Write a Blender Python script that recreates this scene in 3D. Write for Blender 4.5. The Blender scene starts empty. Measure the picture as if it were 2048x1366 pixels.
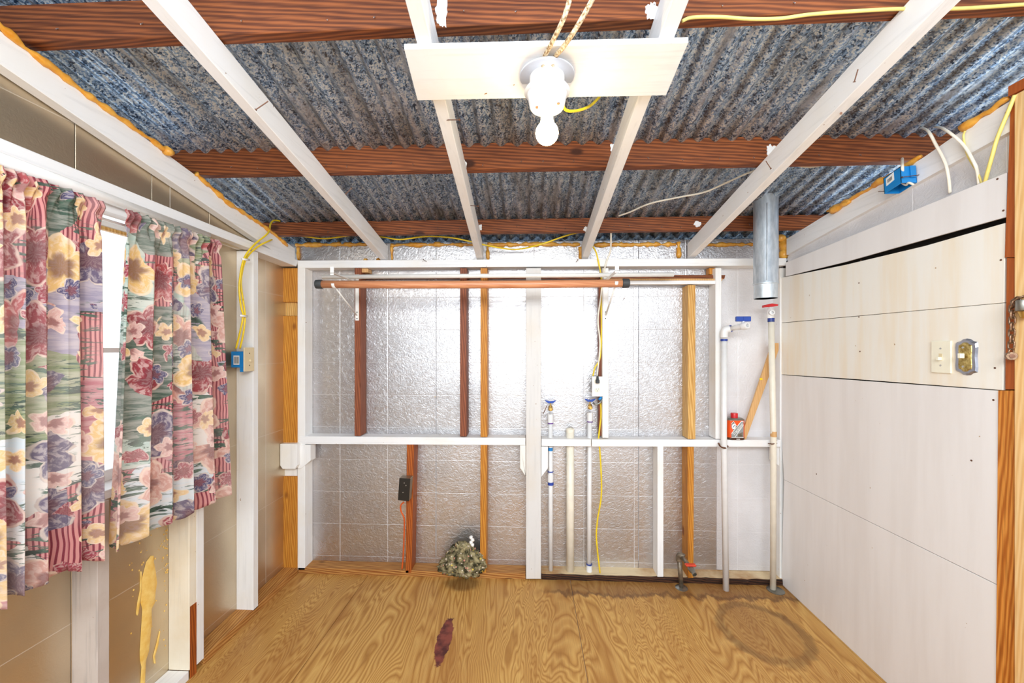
import bpy, bmesh, math, random
from mathutils import Vector, Matrix, noise
random.seed(7)
SC = bpy.context.scene
COL = SC.collection
# ------------------------------------------------------------------ camera model (2048x1366 frame)
F, CX, CY = 800.0, 1024.0, 695.0
TH = math.atan(36.0 / F)
CT, ST = math.cos(TH), math.sin(TH)
CZ = 1.38
D = 2.381          # front faces of the back wall framing
DF = D + 0.089     # foil behind it
cam = bpy.data.cameras.new('camera'); co = bpy.data.objects.new('camera', cam); COL.objects.link(co)
cam.sensor_width = 36.0; cam.lens = F / 2048 * 36.0; cam.shift_y = 12.0 / 2048
cam.clip_start = 0.02
co.location = (0, 0, CZ); co.rotation_euler = (math.pi / 2, 0, TH)
SC.camera = co
# ------------------------------------------------------------------ daylight, exposure
w = bpy.data.worlds.new('daylight'); SC.world = w; w.use_nodes = True
w.node_tree.nodes['Background'].inputs[0].default_value = (0.83, 0.92, 1.0, 1)
w.node_tree.nodes['Background'].inputs[1].default_value = 1.15
def area(name, loc, target, sx, sy, power, color):
    l = bpy.data.lights.new(name, 'AREA'); l.shape = 'RECTANGLE'; l.size = sx; l.size_y = sy
    l.energy = power; l.color = color
    o = bpy.data.objects.new(name, l); COL.objects.link(o); o.location = loc
    o.rotation_euler = (Vector(target) - Vector(loc)).to_track_quat('-Z', 'Y').to_euler()
    return o
area('fill_light', (0.1, -0.55, 2.1), (0.1, 1.9, .5), 2.0, .6, 34, (0.92, 0.97, 1.0))  # added fill light behind the camera, no fixture there
SC.view_settings.view_transform = 'Standard'; SC.view_settings.look = 'None'
SC.view_settings.exposure = 0.76; SC.view_settings.gamma = 1.0; SC.view_settings.use_curve_mapping = False
try: SC.cycles.use_denoising = True
except Exception: pass
SC.cycles.max_bounces = 10; SC.cycles.diffuse_bounces = 5; SC.cycles.transparent_max_bounces = 12
SC.cycles.sample_clamp_indirect = 6
# ------------------------------------------------------------------ pixel -> point on a real plane
def ray(px, py):
    u = (px - CX) / F; v = (CY - py) / F
    return Vector((CT * u - ST, ST * u + CT, v))
O = Vector((0, 0, CZ))
def PY(px, py, Y=D): d = ray(px, py); return O + d * (Y / d.y)
def PX(px, py, X): d = ray(px, py); return O + d * (X / d.x)
def PZ(px, py, Z=0.0): d = ray(px, py); return O + d * ((Z - CZ) / d.z)
RB, RS = 1.916, 0.18        # rafter undersides: z = RB + RS*(D-y)
def PR(px, py, off=0.0):
    d = ray(px, py); return O + d * ((RB + off - CZ + RS * D) / (d.z + RS * d.y))
def rz(y, off=0.0): return RB + off + RS * (D - y)
MY, MB, MS = 2.248, 2.100, 0.22   # metal roof: z = MB + MS*(MY-y)
def mz(y): return MB + MS * (MY - y)
def PM(px, py, off=0.0):
    d = ray(px, py); return O + d * ((MB + off - CZ + MS * MY) / (d.z + MS * d.y))
XL = PZ(593, 1150).x
XR = PZ(1570, 1175).x
# ------------------------------------------------------------------ object helpers
def link(name, me, mat, parent=None):
    o = bpy.data.objects.new(name, me); COL.objects.link(o)
    if mat is not None and not me.materials: me.materials.append(mat)
    if parent is not None:
        o.parent = parent
        o.matrix_parent_inverse = Matrix.Translation(-parent.location) if any(parent.location) else Matrix.Identity(4)
    return o
def shift_origin(o, loc):
    loc = Vector(loc); o.data.transform(Matrix.Translation(-loc)); o.location = loc
def mesh(name, bm, mat, parent=None, smooth=False, label=None):
    me = bpy.data.meshes.new(name); bmesh.ops.recalc_face_normals(bm, faces=bm.faces); bm.to_mesh(me); bm.free()
    if smooth:
        for p in me.polygons: p.use_smooth = True
    o = link(name, me, mat, parent)
    if label: o['label'] = label
    return o
def tag(o, label, cat, group=None):
    o['label'] = label; o['category'] = cat
    if group: o['group'] = group
    return o
def struct(name):
    o = bpy.data.objects.new(name, None); COL.objects.link(o); o['kind'] = 'structure'; o.empty_display_size = .1; return o
def thing(name, label, cat, loc, group=None):
    o = bpy.data.objects.new(name, None); COL.objects.link(o); o.location = loc; o.empty_display_size = .05
    return tag(o, label, cat, group)
def prism_bm(pts, ext, bev=0.0015, bm=None):
    bm = bm or bmesh.new(); ext = Vector(ext)
    a = [bm.verts.new(p) for p in pts]; b = [bm.verts.new(Vector(p) + ext) for p in pts]
    n = len(pts); fs = [bm.faces.new(a), bm.faces.new(b[::-1])]
    for i in range(n): fs.append(bm.faces.new((a[i], b[i], b[(i + 1) % n], a[(i + 1) % n])))
    if bev:
        es = list({e for f in fs for e in f.edges})
        bmesh.ops.bevel(bm, geom=es, offset=bev, segments=1, affect='EDGES', profile=.5)
    return bm
def slab(name, pts, ext, mat, parent=None, bev=0.0015, label=None):
    return mesh(name, prism_bm(pts, ext, bev), mat, parent, label=label)
def boxp(name, lo, hi, mat, parent=None, bev=0.0015, label=None):
    x0, y0, z0 = lo; x1, y1, z1 = hi
    return slab(name, [(x0, y0, z0), (x1, y0, z0), (x1, y0, z1), (x0, y0, z1)], (0, y1 - y0, 0), mat, parent, bev, label)
def box_bm(lo, hi, bev=0.0, bm=None):
    x0, y0, z0 = lo; x1, y1, z1 = hi
    return prism_bm([(x0, y0, z0), (x1, y0, z0), (x1, y0, z1), (x0, y0, z1)], (0, y1 - y0, 0), bev, bm)
def smoothpath(pts, k=6):
    pts = [Vector(p) for p in pts]
    if len(pts) < 3: return pts
    out = []
    P = [pts[0]] + pts + [pts[-1]]
    for i in range(1, len(P) - 2):
        p0, p1, p2, p3 = P[i - 1:i + 3]
        for j in range(k):
            t = j / k
            out.append(.5 * ((2 * p1) + (-p0 + p2) * t + (2 * p0 - 5 * p1 + 4 * p2 - p3) * t * t + (-p0 + 3 * p1 - 3 * p2 + p3) * t ** 3))
    out.append(pts[-1]); return out
def tube_bm(pts, r, seg=12, bm=None, flat=1.0, cap=True):
    bm = bm or bmesh.new(); pts = [Vector(p) for p in pts]; n = len(pts)
    rs = r if isinstance(r, (list, tuple)) else [r] * n
    t0 = (pts[1] - pts[0]).normalized()
    up = Vector((0, 0, 1)) if abs(t0.z) < .9 else Vector((0, 1, 0))
    u = t0.cross(up).normalized(); rings = []
    for i, p in enumerate(pts):
        t = (pts[min(i + 1, n - 1)] - pts[max(i - 1, 0)])
        if t.length < 1e-9: t = t0
        t = t.normalized(); u = (u - t * u.dot(t)).normalized(); v = t.cross(u)
        rings.append([bm.verts.new(p + (u * math.cos(a) + v * math.sin(a) * flat) * rs[i]) for a in [2 * math.pi * k / seg for k in range(seg)]])
    for i in range(n - 1):
        for k in range(seg):
            bm.faces.new((rings[i][k], rings[i][(k + 1) % seg], rings[i + 1][(k + 1) % seg], rings[i + 1][k]))
    if cap: bm.faces.new(rings[0][::-1]); bm.faces.new(rings[-1])
    return bm
def tube(name, pts, r, mat, parent=None, seg=12, smooth_k=0, flat=1.0, label=None):
    if smooth_k: pts = smoothpath(pts, smooth_k)
    o = mesh(name, tube_bm(pts, r, seg, None, flat), mat, parent, True, label)
    return o
def lathe(name, prof, base, axis, mat, parent=None, seg=32, label=None, bm=None):
    """prof: (radius, distance along axis)"""
    own = bm is None; bm = bm or bmesh.new(); ax = Vector(axis).normalized(); base = Vector(base)
    q = ax.to_track_quat('Z', 'Y'); rings = []
    for r, h in prof:
        rings.append([bm.verts.new(base + q @ Vector((max(r, 1e-5) * math.cos(2 * math.pi * k / seg), max(r, 1e-5) * math.sin(2 * math.pi * k / seg), h))) for k in range(seg)])
    for i in range(len(prof) - 1):
        for k in range(seg): bm.faces.new((rings[i][k], rings[i][(k + 1) % seg], rings[i + 1][(k + 1) % seg], rings[i + 1][k]))
    bm.faces.new(rings[0][::-1]); bm.faces.new(rings[-1])
    if not own: return bm
    o = mesh(name, bm, mat, parent, True, label)
    try:
        m = o.modifiers.new('edges', 'EDGE_SPLIT'); m.split_angle = math.radians(40)
    except Exception: pass
    return o
# ------------------------------------------------------------------ materials
def srgb(*c):
    f = lambda x: (x / 255) / 12.92 if x / 255 <= .04045 else (((x / 255) + .055) / 1.055) ** 2.4
    return (f(c[0]), f(c[1]), f(c[2]), 1)
class NT:
    def __init__(s, name):
        s.m = bpy.data.materials.new(name); s.m.use_nodes = True; s.t = s.m.node_tree; s.n = s.t.nodes
        s.b = s.n['Principled BSDF']; s.out = s.n['Material Output']
    def new(s, typ, **kw):
        n = s.n.new(typ)
        for k, v in kw.items(): setattr(n, k, v)
        return n
    def set(s, sock, v):
        if isinstance(v, bpy.types.NodeSocket): s.t.links.new(v, sock)
        else: sock.default_value = v
    def coord(s, scale=(1, 1, 1), loc=(0, 0, 0), rot=(0, 0, 0), which='Object'):
        tc = s.new('ShaderNodeTexCoord'); mp = s.new('ShaderNodeMapping')
        s.t.links.new(tc.outputs[which], mp.inputs[0]); mp.inputs['Scale'].default_value = scale
        mp.inputs['Location'].default_value = loc; mp.inputs['Rotation'].default_value = rot
        return mp.outputs[0]
    def noise(s, vec, scale=5, detail=4, rough=.5, dist=0.0, out='Fac'):
        n = s.new('ShaderNodeTexNoise'); s.t.links.new(vec, n.inputs['Vector'])
        n.inputs['Scale'].default_value = scale; n.inputs['Detail'].default_value = detail
        n.inputs['Roughness'].default_value = rough; n.inputs['Distortion'].default_value = dist
        return n.outputs[out]
    def vor(s, vec, scale=5, feature='F1', out='Distance', rnd=1.0):
        n = s.new('ShaderNodeTexVoronoi', feature=feature); s.t.links.new(vec, n.inputs['Vector'])
        n.inputs['Scale'].default_value = scale; n.inputs['Randomness'].default_value = rnd
        return n.outputs[out] if out else n
    def ramp(s, fac, stops, interp='LINEAR'):
        r = s.new('ShaderNodeValToRGB'); cr = r.color_ramp; cr.interpolation = interp
        while len(cr.elements) < len(stops): cr.elements.new(.5)
        for e, (p, c) in zip(cr.elements, stops):
            e.position = p; e.color = c if len(c) == 4 else (*c, 1)
        s.set(r.inputs[0], fac); return r.outputs[0]
    def math(s, op, a, b=0.0, c=None, clamp=False):
        n = s.new('ShaderNodeMath', operation=op, use_clamp=clamp); s.set(n.inputs[0], a); s.set(n.inputs[1], b)
        if c is not None: s.set(n.inputs[2], c)
        return n.outputs[0]
    def vmath(s, op, a, b=(0, 0, 0)):
        n = s.new('ShaderNodeVectorMath', operation=op); s.set(n.inputs[0], a); s.set(n.inputs[1], b); return n.outputs[0]
    def mix(s, fac, a, b, blend='MIX'):
        n = s.new('ShaderNodeMix', data_type='RGBA', blend_type=blend); s.set(n.inputs[0], fac); s.set(n.inputs[6], a); s.set(n.inputs[7], b); return n.outputs[2]
    def sep(s, v):
        n = s.new('ShaderNodeSeparateXYZ'); s.set(n.inputs[0], v); return n.outputs
    def comb(s, x, y, z=0.0):
        n = s.new('ShaderNodeCombineXYZ'); s.set(n.inputs[0], x); s.set(n.inputs[1], y); s.set(n.inputs[2], z); return n.outputs[0]
    def step(s, x, edge, soft=.02, invert=False):
        n = s.new('ShaderNodeMapRange'); n.interpolation_type = 'SMOOTHSTEP'; s.set(n.inputs[0], x)
        n.inputs[1].default_value = edge - soft; n.inputs[2].default_value = edge + soft
        n.inputs[3].default_value = 1.0 if invert else 0.0; n.inputs[4].default_value = 0.0 if invert else 1.0
        return n.outputs[0]
    def bump(s, h, strength=.3, dist=.01, normal=None):
        n = s.new('ShaderNodeBump'); s.set(n.inputs['Height'], h); n.inputs['Strength'].default_value = strength; n.inputs['Distance'].default_value = dist
        if normal is not None: s.set(n.inputs['Normal'], normal)
        s.set(s.b.inputs['Normal'], n.outputs[0]); return n.outputs[0]
    def fin(s, col=None, rough=.6, metal=0.0, spec=None):
        if col is not None: s.set(s.b.inputs['Base Color'], col)
        s.set(s.b.inputs['Roughness'], rough); s.set(s.b.inputs['Metallic'], metal)
        if spec is not None: s.b.inputs['Specular IOR Level'].default_value = spec
        return s.m
def plain(name, rgb, rough=.5, metal=0.0, var=.08, scale=20):
    t = NT(name); c = t.coord()
    n = t.noise(c, scale, 3)
    a = srgb(*[max(0, x * (1 - var)) for x in rgb]); b = srgb(*[min(255, x * (1 + var * .5)) for x in rgb])
    return t.fin(t.ramp(n, [(.3, a), (.7, b)]), rough, metal)
def wood(name, light, dark, axis='z', knot=None, rough=.6, streak=.5, fine=1.0, spec=.3):
    t = NT(name); k = {'x': 0, 'y': 1, 'z': 2}[axis]
    sc = [1, 1, 1]; sc[k] = .08; v = t.coord(tuple(sc))
    warp = t.noise(v, 9, 3, .5, .6)
    rings = t.new('ShaderNodeTexWave', wave_type='BANDS', bands_direction='DIAGONAL'); t.t.links.new(v, rings.inputs[0])
    rings.inputs['Scale'].default_value = 46; rings.inputs['Distortion'].default_value = 4.5; rings.inputs['Detail'].default_value = 2; rings.inputs['Detail Scale'].default_value = 1.2
    sc2 = [1, 1, 1]; sc2[k] = .03; v2 = t.coord(tuple(sc2)); fn = t.noise(v2, 260, 2, .6)
    f = t.math('ADD', t.math('MULTIPLY', rings.outputs['Fac'], streak), t.math('MULTIPLY', warp, 1 - streak))
    mid = tuple((a + b) / 2 for a, b in zip(light, dark))
    col = t.ramp(f, [(.2, srgb(*light)), (.55, srgb(*mid)), (.85, srgb(*dark))])
    col = t.mix(t.math('MULTIPLY', t.math('SUBTRACT', fn, .45, clamp=True), 1.6 * fine), col, srgb(*[x * .6 for x in dark]))
    if knot:
        sc3 = [1, 1, 1]; sc3[k] = .55; v3 = t.coord(tuple(sc3)); kd = t.vor(v3, 5.5)
        col = t.mix(t.step(kd, .10, .03, True), col, srgb(*knot))
    t.bump(t.math('ADD', fn, f), .12, .002)
    return t.fin(col, rough, 0, spec)
def paint(name, rgb=(240, 238, 235), yellow=(228, 214, 186), amount=.35, chips=None, axis='z', rough=.5, grain=.25):
    t = NT(name); k = {'x': 0, 'y': 1, 'z': 2}[axis]
    sc = [1, 1, 1]; sc[k] = .06; v = t.coord(tuple(sc)); c = t.coord()
    g = t.noise(v, 60, 4, .6); s = t.noise(c, 3.2, 5, .6)
    col = t.mix(t.math('MULTIPLY', t.step(s, .56, .14), amount), srgb(*rgb), srgb(*yellow))
    col = t.mix(t.math('MULTIPLY', t.step(g, .60, .10), grain), col, srgb(*[x * .84 for x in rgb]))
    sp = t.noise(c, 55, 2, .5); m = t.step(sp, .77, .02)
    col = t.mix(m, col, srgb(*(chips or (150, 110, 75))))
    t.bump(g, .15, .002)
    return t.fin(col, rough, 0, .4)
M = {}
M['white'] = paint('painted_white_wood', (242, 241, 240), (236, 224, 200), .35)
M['white_y'] = paint('painted_white_wood_long', (242, 241, 241), (236, 226, 206), .25, axis='y')
M['white_x'] = paint('painted_white_wood_wide', (242, 242, 243), (236, 222, 196), .3, axis='x')
M['greypaint'] = paint('greyish_white_painted_wood', (218, 215, 212), (214, 200, 180), .4)
M['cream'] = paint('cream_painted_wood', (240, 230, 210), (226, 204, 165), .5)
M['worn'] = paint('worn_greyish_painted_wood', (196, 184, 176), (170, 150, 135), .6, grain=.7)
M['brown'] = wood('stained_red_brown_wood', (158, 92, 62), (112, 60, 40), 'z', (60, 28, 16), .55)
M['brown_x'] = wood('stained_red_brown_purlin_wood', (158, 90, 48), (88, 44, 24), 'x', (70, 36, 20), .55)
M['orange'] = wood('amber_pine', (220, 156, 66), (170, 98, 26), 'z', (130, 72, 26), .5, .35)
M['orange_y'] = wood('amber_pine_plate', (206, 152, 84), (150, 88, 36), 'y', (100, 56, 22), .6)
M['orange_x'] = wood('amber_pine_sill', (206, 152, 84), (140, 80, 34), 'x', (90, 50, 22), .6)
M['rust'] = wood('rust_brown_stud_wood', (186, 100, 40), (130, 58, 18), 'z', None, .5)
M['pine'] = wood('yellow_pine', (232, 190, 120), (196, 140, 66), 'z', (130, 76, 34), .5)
M['palepine'] = wood('pale_pine', (246, 208, 150), (226, 170, 100), 'z', (150, 90, 50), .5, .35, .4)
M['ply'] = wood('orange_plywood_edge', (226, 150, 66), (176, 96, 30), 'z', None, .5, .7)
M['jamb'] = wood('red_brown_jamb_wood', (184, 98, 46), (160, 78, 34), 'z', None, .5, .3, .5)
M['lath'] = wood('light_tan_lath', (226, 180, 124), (206, 156, 98), 'z', None, .55, .3, .4)
M['pole'] = wood('varnished_pole_wood', (226, 160, 116), (200, 126, 86), 'x', None, .35, .35, .5, .5)
M['rot'] = wood('rotten_dark_wood', (92, 56, 34), (26, 16, 12), 'x', None, .8)
M['platetop'] = paint('worn_painted_sole_plate', (222, 200, 160), (170, 120, 66), 1.0, (110, 70, 40), 'x', grain=.6)
M['dark'] = plain('cavity_shade_dark', (44, 36, 28), .9)  # dark colour standing in for cavity shade; also on the light-stop boards
M['nail'] = plain('rusty_nail', (128, 92, 74), .5, .7)
M['staple'] = plain('zinc_nail_tip', (205, 205, 205), .35, .9)
M['steel'] = plain('dull_steel', (150, 148, 140), .4, .9)
M['pvc'] = plain('white_pvc', (234, 233, 232), .3, 0, .02)
M['pvcy'] = plain('yellowed_pvc', (240, 232, 214), .35, 0, .03)
M['primer'] = plain('blue_pipe_cement', (40, 66, 150), .4, 0, .2)
M['purple'] = plain('purple_pipe_primer', (110, 70, 150), .4, 0, .2)
M['bluepl'] = plain('blue_plastic', (20, 132, 205), .4, 0, .06)
M['blueh'] = plain('blue_handle', (36, 76, 170), .35, 0, .06)
M['redh'] = plain('red_handle', (214, 34, 40), .35, 0, .06)
M['redor'] = plain('orange_red_handle', (216, 66, 40), .45, 0, .1)
M['brass'] = plain('brass', (214, 174, 96), .3, .9)
M['iron'] = plain('weathered_galvanised_pipe', (140, 128, 112), .5, .75, .25, 40)
M['rusty'] = plain('rusty_strap', (120, 74, 48), .7, .5, .3, 60)
M['black'] = plain('black_rubber', (58, 60, 62), .6)
M['blackpl'] = plain('black_plate', (30, 27, 24), .35)
M['greybox'] = plain('grey_metal_box', (150, 134, 112), .45, .7)
M['yellow'] = plain('yellow_cable_sheath', (244, 210, 40), .4, 0, .08)
M['paleyellow'] = plain('faded_yellow_cable', (246, 226, 130), .4, 0, .08)
M['wcable'] = plain('off_white_cable_sheath', (238, 230, 214), .45, 0, .06)
M['greyw'] = plain('thin_grey_wire', (84, 82, 80), .5)
M['ocord'] = plain('orange_cord', (214, 92, 36), .45, 0, .1)
M['ivory'] = plain('ivory_plastic', (244, 238, 216), .35, 0, .02)
M['tan'] = plain('tan_plastic', (228, 208, 168), .35, 0, .02)
M['whitepl'] = plain('white_plastic', (246, 244, 240), .3, 0, .02)
M['label'] = plain('paper_label', (240, 240, 236), .6, 0, .02)
M['ink'] = plain('black_ink', (50, 48, 48), .6)
M['porcelain'] = plain('white_porcelain', (236, 236, 238), .2, 0, .03)
M['plategrey'] = plain('grey_white_disc_paint', (206, 210, 220), .5, 0, .04)
M['cloth_cable'] = NT('cloth_covered_cable').m
t = NT('old_cloth_cable_sheath'); c = t.coord()
M['cloth_cable'] = t.fin(t.ramp(t.noise(c, 160, 3, .6), [(.35, srgb(120, 86, 48)), (.5, srgb(200, 176, 140)), (.7, srgb(232, 222, 200))]), .8)
M['pewter'] = plain('brushed_pewter', (176, 178, 190), .3, .85, .1)
t = NT('antique_gold_plate'); c = t.coord(); n = t.noise(c, 90, 4, .6)
t.bump(n, .5, .004); M['gold'] = t.fin(t.ramp(n, [(.3, srgb(150, 120, 50)), (.7, srgb(230, 210, 140))]), .35, .8)
# foil-faced insulation board
def foil(name, base=(214, 211, 212), pu=.305, pv=.203, ou=0.0, ov=0.0, crinkle=1.0, rough=.25, metal=.93):
    t = NT(name); c = t.coord(); x, y, z = t.sep(c)
    u = t.math('ADD', x, y)
    fu = t.math('PINGPONG', t.math('ADD', u, -ou), pu / 2)
    fv = t.math('PINGPONG', t.math('ADD', z, -ov), pv / 2)
    lu = t.step(fu, .0016, .0014, True); lv = t.math('MULTIPLY', t.step(fv, .0012, .0012, True), .6)
    ln = t.math('MAXIMUM', lu, lv)
    big = t.noise(c, 3.0, 3, .5)
    w1 = t.noise(t.coord((1, 1, 1.25)), 30, 4, .62, 2.2); w2 = t.noise(c, 170, 2, .5, 1.2)
    h = t.math('ADD', t.math('ADD', t.math('MULTIPLY', w1, 1.0), t.math('MULTIPLY', w2, .3)), t.math('MULTIPLY', ln, -.35))
    t.bump(h, .46 * crinkle, .005)
    a = srgb(*base); b = srgb(*[v * .9 for v in base])
    col = t.ramp(big, [(.3, a), (.7, b)])
    col = t.mix(t.math('MULTIPLY', ln, .4), col, srgb(250, 250, 252))
    sp = t.noise(c, 60, 2, .5)
    col = t.mix(t.step(sp, .80, .015), col, srgb(236, 196, 120))
    return t.fin(col, t.ramp(big, [(.3, (rough,) * 3), (.7, (rough + .12,) * 3)]), t.math('SUBTRACT', metal, t.math('MULTIPLY', ln, .7 * metal)))
pb = PY(872, 725, DF)
M['foil'] = foil('foil_insulation', ou=pb.x + DF, ov=pb.z, crinkle=1.0)
M['foil_left'] = foil('foil_insulation_side', (222, 206, 180), ou=.1, ov=pb.z, crinkle=.3, rough=.3, pu=.61, pv=.406)
M['foil_white'] = foil('white_washed_foil', (240, 238, 240), ou=pb.x + DF, ov=pb.z, crinkle=1.1, rough=.4, metal=.25)
# galvanised corrugated roofing
sx0 = PM(1449, 52).x
t = NT('galvanised_roofing'); c = t.coord(); x0_ = t.sep(c)[0]; cs = t.coord((1, .5, 1))
cell = t.vor(c, 210, out='Color'); g = t.sep(cell)[0]
cell2 = t.sep(t.vor(t.coord((1, .6, 1)), 90, out='Color'))[1]
gg = t.math('ADD', t.math('MULTIPLY', g, .6), t.math('MULTIPLY', cell2, .4))
col = t.ramp(gg, [(.16, srgb(52, 72, 100)), (.45, srgb(150, 186, 226)), (.75, srgb(240, 250, 255))])
dirt = t.noise(t.coord((1, .35, 1)), 5, 5, .65)
x, y, z = t.sep(c)
col = t.mix(t.math('MULTIPLY', t.step(dirt, .58, .10), .5), col, srgb(120, 106, 78))
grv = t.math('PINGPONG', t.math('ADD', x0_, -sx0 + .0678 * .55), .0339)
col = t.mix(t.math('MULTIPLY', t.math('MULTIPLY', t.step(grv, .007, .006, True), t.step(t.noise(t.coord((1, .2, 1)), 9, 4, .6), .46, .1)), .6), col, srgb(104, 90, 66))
wc = t.noise(t.coord((1, .12, 1)), 26, 4, .6)
col = t.mix(t.math('MULTIPLY', t.step(wc, .60, .06), .5), col, srgb(222, 228, 236))
t.bump(gg, .15, .002)
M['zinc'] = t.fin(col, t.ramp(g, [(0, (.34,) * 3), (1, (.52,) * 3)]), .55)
t = NT('galvanised_duct'); c = t.coord((1, 1, .3)); n = t.noise(c, 60, 3, .6)
M['duct'] = t.fin(t.ramp(n, [(.3, srgb(186, 198, 208)), (.7, srgb(222, 230, 238))]), .38, .6)
# expanding foam
t = NT('amber_spray_foam'); c = t.coord(); n = t.noise(c, 30, 3, .6)
t.b.inputs['Subsurface Weight'].default_value = .25; t.b.inputs['Subsurface Scale'].default_value = .01
t.b.inputs['Subsurface Radius'].default_value = (1, .6, .2)
M['foam'] = t.fin(t.ramp(n, [(.3, srgb(214, 138, 30)), (.7, srgb(240, 184, 84))]), .35)
t = NT('pale_spray_foam'); c = t.coord(); n = t.noise(c, 30, 3, .6); t.bump(n, .4, .004)
M['foampale'] = t.fin(t.ramp(n, [(.3, srgb(236, 186, 84)), (.7, srgb(250, 216, 130))]), .5)
# plywood floor
t = NT('plywood_floor'); c = t.coord()
base = t.coord((1, .16, 1))
warp = t.noise(base, 2.2, 4, .55, 1.2, out='Color')
v = t.vmath('ADD', base, t.vmath('MULTIPLY', t.vmath('SUBTRACT', warp, (.5, .5, .5)), (.75, .5, 0)))
x, y, z = t.sep(v)
f1 = t.math('FRACT', t.math('MULTIPLY', t.noise(t.comb(x, y, 0), 1.9, 2, .4), 84))
gr = t.math('ABSOLUTE', t.math('SUBTRACT', f1, .5))
fine = t.noise(t.coord((1, .02, 1)), 240, 2, .6)
bigp = t.noise(base, 3.2, 4, .6)
col = t.ramp(gr, [(.0, srgb(172, 120, 56)), (.25, srgb(200, 150, 80)), (.5, srgb(214, 168, 96))])
col = t.mix(t.math('MULTIPLY', t.step(bigp, .55, .12), .5), col, srgb(158, 100, 46))
col = t.mix(t.math('MULTIPLY', t.step(fine, .6, .15), .35), col, srgb(140, 92, 46))
# stains that belong to the boards; last, a soft dark ellipse beside the rag
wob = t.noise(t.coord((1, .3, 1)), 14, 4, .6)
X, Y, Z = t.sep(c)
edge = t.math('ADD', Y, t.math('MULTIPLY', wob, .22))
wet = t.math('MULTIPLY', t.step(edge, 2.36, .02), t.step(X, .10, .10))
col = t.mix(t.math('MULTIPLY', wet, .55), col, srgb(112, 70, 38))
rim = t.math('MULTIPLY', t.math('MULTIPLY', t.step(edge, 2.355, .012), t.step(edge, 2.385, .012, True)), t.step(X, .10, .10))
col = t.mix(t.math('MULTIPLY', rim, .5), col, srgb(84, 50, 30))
def ell(cx, cy, rx, ry, amp, rot=0.0, sc=14):
    dx = t.math('SUBTRACT', X, cx); dy = t.math('SUBTRACT', Y, cy)
    cr, sr = math.cos(rot), math.sin(rot)
    a = t.math('DIVIDE', t.math('ADD', t.math('MULTIPLY', dx, cr), t.math('MULTIPLY', dy, sr)), rx)
    b = t.math('DIVIDE', t.math('SUBTRACT', t.math('MULTIPLY', dy, cr), t.math('MULTIPLY', dx, sr)), ry)
    r = t.math('SQRT', t.math('ADD', t.math('MULTIPLY', a, a), t.math('MULTIPLY', b, b)))
    return t.math('ADD', r, t.math('MULTIPLY', t.math('SUBTRACT', t.noise(c, sc, 3, .6), .5), amp))
p = PZ(888, 1280); e = ell(p.x, p.y, .034, .15, .7, .0, 30)
col = t.mix(t.step(e, 1.0, .05, True), col, t.ramp(t.noise(c, 22, 3), [(.35, srgb(76, 26, 22)), (.6, srgb(134, 66, 52))]))
p = PZ(1525, 1262); e = ell(p.x, p.y, .19, .21, .35)
ring = t.math('MULTIPLY', t.step(e, .85, .06), t.step(e, 1.08, .06, True))
col = t.mix(t.math('MULTIPLY', ring, t.math('MULTIPLY', t.noise(c, 6, 3, .6), .75)), col, srgb(70, 48, 30))
col = t.mix(t.math('MULTIPLY', t.step(e, 1.0, .1, True), .25), col, srgb(120, 80, 44))
p = PZ(925, 1168); e = ell(p.x, p.y, .10, .06, .7)
col = t.mix(t.math('MULTIPLY', t.step(e, 1.0, .3, True), .6), col, srgb(86, 54, 30))
t.bump(t.math('ADD', gr, fine), .1, .002)
M['floor'] = t.fin(col, .5, 0, .35)
# painted panels on the right wall
def panelmat(name, rgb, warm, streak):
    t = NT(name); c = t.coord()
    s = t.noise(t.coord((1, 5, .5)), 2.4, 4, .6); n = t.noise(c, 40, 2, .5)
    col = t.mix(t.math('MULTIPLY', t.step(s, .52, .16), streak), srgb(*rgb), srgb(*warm))
    col = t.mix(t.step(n, .79, .015), col, srgb(180, 150, 110))
    g = t.noise(t.coord((1, .06, 1)), 70, 3, .6); t.bump(g, .12, .002)
    return t.fin(col, .42, 0, .4)
M['panel'] = panelmat('white_panel', (240, 236, 234), (228, 222, 218), .5)
M['panel_warm'] = panelmat('thinly_painted_plywood_panel', (245, 241, 232), (242, 228, 204), .8)
# floral curtain fabric
t = NT('floral_curtain_fabric')
uv = t.coord(which='UV')
warp = t.noise(uv, 9, 3, .6, out='Color')
u1 = t.vmath('ADD', uv, t.vmath('MULTIPLY', t.vmath('SUBTRACT', warp, (.5, .5, .5)), (.06, .06, 0)))
brush = t.noise(t.coord((3, 26, 1), which='UV'), 2.2, 4, .7)
vn = t.vor(t.vmath('MULTIPLY', u1, (1, .75, 1)), 5.5, out=None)
cr = t.sep(vn.outputs['Color'])
pal = t.ramp(cr[0], [(0, srgb(238, 232, 226)), (.14, srgb(200, 112, 124)), (.26, srgb(196, 212, 202)), (.40, srgb(84, 108, 90)), (.52, srgb(228, 190, 176)), (.64, srgb(226, 232, 236)), (.78, srgb(150, 160, 112)), (.88, srgb(176, 164, 184))], 'CONSTANT')
col = t.mix(t.math('MULTIPLY', t.step(brush, .5, .1), .4), pal, srgb(246, 232, 222))
# striped patches
st = t.sep(uv); sw = t.math('PINGPONG', t.math('ADD', st[0], t.math('MULTIPLY', t.noise(uv, 6, 2), .03)), .0055)
stripe = t.math('MULTIPLY', t.step(sw, .0022, .0006, True), t.step(cr[1], .68, .01))
pk = t.mix(t.step(cr[1], .68, .01), col, srgb(232, 164, 160)); col = t.mix(stripe, pk, srgb(150, 34, 62))
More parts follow.
